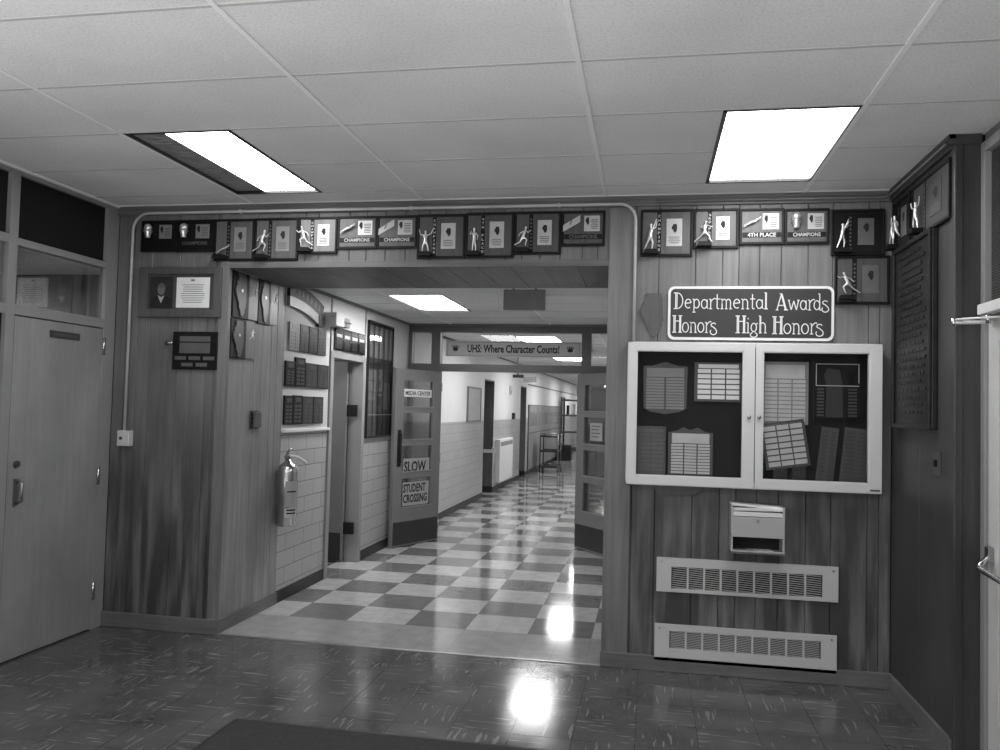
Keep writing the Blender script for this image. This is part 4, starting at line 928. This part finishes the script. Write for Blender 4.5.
B().box(0, w, -.03, -.001, 0, .02).box(0, w, -.03, -.001, h-.02, h).box(0, .02, -.03, -.001, .02, h-.02).box(w-.02, w, -.03, -.001, .02, h-.02).box(.02, w-.02, -.008, -.001, .02, h-.02).build('frame', 'blackmetal', dp)
B().box(.02, w-.02, -.026, -.022, .02, h-.02).build('glass_pane', 'caseglass', dp)
b = B()
for k in range(1, 5): b.box(k*w/5-.005, k*w/5+.005, -.030, -.027, .02, h-.02)
b.build('divider', 'black', dp)
b = B()
for k in range(5): b.box(.03+k*w/5, (k+1)*w/5-.02, -.014, -.008, .86, 1.20)
b.build('upper_boards', 'plate_mid', dp)
b = B()
for (xa, xb, za, zb_) in ((.05, .3, .62, .74), (.05, .3, .5, .6), (.05, .28, .40, .47), (.34, .52, .5, .74), (.56, .78, .3, .6)): b.box(xa, xb, -.012, -.008, za, zb_)
b.build('pinned_papers', 'plate_dark', dp)
bx('lower_rail', 'steel', dp, .02, w-.02, -.032, -.028, .24, .248)

# hanging signs
t = thing('hanging_sign', 'blank grey sign box hanging from the ceiling just inside the opening', 'sign', (-1.225, 1.5, 2.445)); bx('panel', 'greybox', t, 0, .35, -.03, .03, 0, .17, bev=.004)
B().tube([(.08, 0, .17), (.08, 0, .186)], .01, 8).tube([(.27, 0, .17), (.27, 0, .186)], .01, 8).build('stem', 'greybox', t)
t = thing('hanging_sign', 'small dark sign hanging beyond the glazed doors', 'sign', (-2.03, 8.0, 2.05)); bx('panel', 'greybox', t, 0, .21, -.02, .02, 0, .09, bev=.003); bx('bracket', 'blackmetal', t, -.18, 0, -.02, .02, .07, .12); B().tube([(-.1, 0, .12), (-.1, 0, HC-2.05)], .012, 8).build('stem', 'greybox', t)

# ------------------------------------------------------------------ far corridor furnishings
t = wallthing('notice_board', 'white framed notice board on the corridor wall beyond the glazed doors', 'notice board', 7.8, 1.37)
bx('sheet', 'notice', t, .03, 1.02, -.02, -.01, .03, .56); B().box(0, 1.05, -.03, -.001, 0, .03).box(0, 1.05, -.03, -.001, .56, .59).box(0, .03, -.03, -.001, .03, .56).box(1.02, 1.05, -.03, -.001, .03, .56).build('frame', 'greybox', t)
t = wallthing('wall_heater', 'white metal wall heater cabinet low on the corridor wall between two recessed doors', 'heater', 10.42, .17)
bx('cabinet', 'whitepaint', t, 0, 1.55, -.10, -.001, 0, .83, bev=.01); b = B()
for k in range(14): b.box(.1+k*.1, .17+k*.1, -.102, -.10, .70, .78)
b.build('grille', 'greybox', t)
t = wallthing('door_bar', 'pale horizontal bar sticking out of the first corridor recess', 'bar', 9.2, .81)
B().box(0, .10, -.22, -.001, 0, .055, bev=.004).build('bar', 'plate', t); B().tube([(.05, -.18, .055), (.05, -.18, .11)], .02, 8).build('knob', 'chrome', t)
t = wallthing('alarm_box', 'small dark call box on the corridor wall above the heater', 'alarm', 12.3, 1.38); bx('box', 'blackmetal', t, 0, .14, -.06, -.001, 0, .14, bev=.01); bx('face', 'nameplate', t, .02, .12, -.065, -.06, .02, .12)
t = wallthing('wall_speaker', 'small pale fixture high on the corridor wall between the recesses', 'speaker', 11.9, 1.9); bx('housing', 'plate', t, 0, .12, -.04, -.001, 0, .2, bev=.01); bx('grille', 'greybox', t, .02, .1, -.043, -.04, .03, .1)
for u in range(5):
    y0 = 14.75+u*1.525; t = thing('locker_unit', 'grey locker unit along the far corridor wall, %s one from the glazed doors' % ['first', 'second', 'third', 'fourth', 'fifth'][u], 'lockers', (XP, y0, 0), LEFTW, 'grey lockers down the corridor')
    bx('cabinet', 'nameplate', t, 0, 1.52, -.02, -.001, .1, 1.72); bx('plinth', 'dark_base', t, 0, 1.52, -.015, -.001, 0, .1)
    for k in range(5):
        for z0, z1 in ((.12, 1.0), (1.03, 1.70)):
            d_ = B().box(.02+k*.304, .29+k*.304, -.03, -.02, z0, z1, bev=.003).build('door', 'locker', t)
            if z1 > 1.5: B().box(.10+k*.304, .17+k*.304, -.036, -.03, z0+.15, z0+.5).build('handle', 'chrome', d_)
struct('trim_19', B().box(XP, XP+.03, 14.6, 30, 2.20, 2.23), 'greybox')
# service cart
t = thing('service_cart', 'three-shelf metal service cart on wheels standing in the far corridor', 'cart', (-2.5, 16.0, 0))
for z in (.12, .52, .90):
    B().box(-.24, .24, -.35, .35, z, z+.02, bev=.004).box(-.24, .24, -.35, -.34, z, z+.05).box(-.24, .24, .34, .35, z, z+.05).box(-.24, -.23, -.34, .34, z, z+.05).box(.23, .24, -.34, .34, z, z+.05).build('shelf', 'nameplate', t)
for x in (-.23, .23):
    for y in (-.34, .34):
        B().tube([(x, y, .09), (x, y, .98)], .014, 8).build('post', 'steel' if x > 0 else 'blackmetal', t)
        B().tube([(x-.015, y, .045), (x+.015, y, .045)], .045, 14).build('wheel', 'rubber', t)
B().tube([(-.23, -.34, .97), (-.23, -.42, 1.0), (.23, -.42, 1.0), (.23, -.34, .97)], .012, 8).build('push_handle', 'steel', t)
o = B().box(0, .32, 0, .24, 0, .012).box(.02, .30, .01, .22, .012, .022).build('paper_stack', 'paper'); tag(o, 'white papers lying on the top shelf of the service cart', 'papers', loc=(-2.63, 15.85, .92))
# storage rack
t = thing('storage_rack', 'tall open metal storage rack against the far corridor wall behind the cart', 'shelving', (-2.55, 22.0, 0))
for x in (-.27, .27):
    for y in (-.4, .4): bx('post', 'nameplate', t, x-.03, x+.03, y-.02, y+.02, .06, 2.03)
for z in (.35, .85, 1.4, 1.9): bx('shelf', 'nameplate', t, -.27, .27, -.4, .4, z, z+.06)
for x in (-.27, .27):
    for y in (-.4, .4): B().tube([(x-.015, y, .03), (x+.015, y, .03)], .03, 12).build('wheel', 'rubber', t)
for i, (x, z, hh, lb) in enumerate(((-.1, 1.46, .3, 'dark upright case on the upper shelf of the storage rack'), (.1, 1.46, .34, 'slim pale binder box on the upper shelf of the storage rack'))):
    o = B().box(-.04, .04, -.12, .12, 0, hh, bev=.005).box(-.02, .02, -.125, -.12, .05, .12).build('file_box', 'blackmetal' if i == 0 else 'plate'); tag(o, lb, 'box', loc=(-2.55+x, 22.0, z+.002))
o = B().box(-.2, .2, -.25, .25, 0, .5, bev=.03).box(-.07, .07, -.26, -.24, .38, .42).build('black_case', 'rubber'); tag(o, 'black case standing on the floor between the cart and the storage rack', 'case', loc=(-2.60, 20.9, 0))
t = thing('chair', 'dark chair standing far down the corridor beside the storage rack', 'chair', (-2.15, 26.5, 0))
B().box(-.22, .22, -.22, .22, .42, .47, bev=.02).build('seat', 'rubber', t); B().box(-.22, .22, .17, .21, .62, .95, bev=.015).build('backrest', 'rubber', t)
for x in (-.19, .19):
    B().tube([(x, -.19, 0), (x, -.19, .42)], .013, 8).build('leg', 'blackmetal', t); B().tube([(x, .19, 0), (x, .19, .8)], .013, 8).build('leg', 'blackmetal', t)
d = struct('door_8', B().box(-2.1, -1.1, 35.94, 36, 0, 2.1), 'greybox')
struct('glass_pane', B().box(-1.95, -1.25, 35.93, 35.94, 1.1, 1.9), 'glass', d)

# ------------------------------------------------------------------ camera, world
cam = bpy.data.cameras.new('camera'); co = bpy.data.objects.new('camera', cam); C.objects.link(co)
cam.sensor_width = 36; cam.lens = 822.89/1000*36; cam.clip_end = 100
R = Matrix.Rotation(.1801, 4, 'Z') @ Matrix.Rotation(.0402, 4, 'X') @ Matrix.Rotation(-.0252, 4, 'Y')
R = R @ Matrix.Rotation(PI/2, 4, 'X')
co.matrix_world = Matrix.Translation((0, -5.3267, 1.6154)) @ R
bpy.context.scene.camera = co
wd = bpy.data.worlds.new('world'); bpy.context.scene.world = wd; wd.use_nodes = True
wd.node_tree.nodes['Background'].inputs[0].default_value = (1, 1, 1, 1); wd.node_tree.nodes['Background'].inputs[1].default_value = .46
def area(name, loc, rot, sx, sy, power):
    l = bpy.data.lights.new(name, 'AREA'); l.shape = 'RECTANGLE'; l.size = sx; l.size_y = sy; l.energy = power
    o = bpy.data.objects.new(name, l); C.objects.link(o); o.location = loc; o.rotation_euler = rot; return o
area('left_fill', (-3.7, -5.6, 1.5), (0, math.radians(-90), 0), 2.0, 3.6, 45)     # added fill light, unseen, at the left behind the camera
area('side_room_fill', (-3.8, 1.7, 2.5), (0, 0, 0), .5, .5, 14)  # added unseen light, brightens the leaf inside the side door
area('next_room_fill', (-5.4, -1.2, 2.45), (0, 0, 0), .8, .8, 40)  # added unseen light, brightens the panelling past the glazed wall
area('ceiling_fill', (-1.1, -6.0, .6), (math.radians(180), 0, 0), 4.6, 3.2, 180)     # added unseen fill, aimed up to brighten the ceiling
sc = bpy.context.scene; sc.view_settings.view_transform = 'Standard'; sc.view_settings.look = 'None'; sc.view_settings.exposure = 0
sc.cycles.max_bounces = 8; sc.cycles.transparent_max_bounces = 12; sc.cycles.use_denoising = True
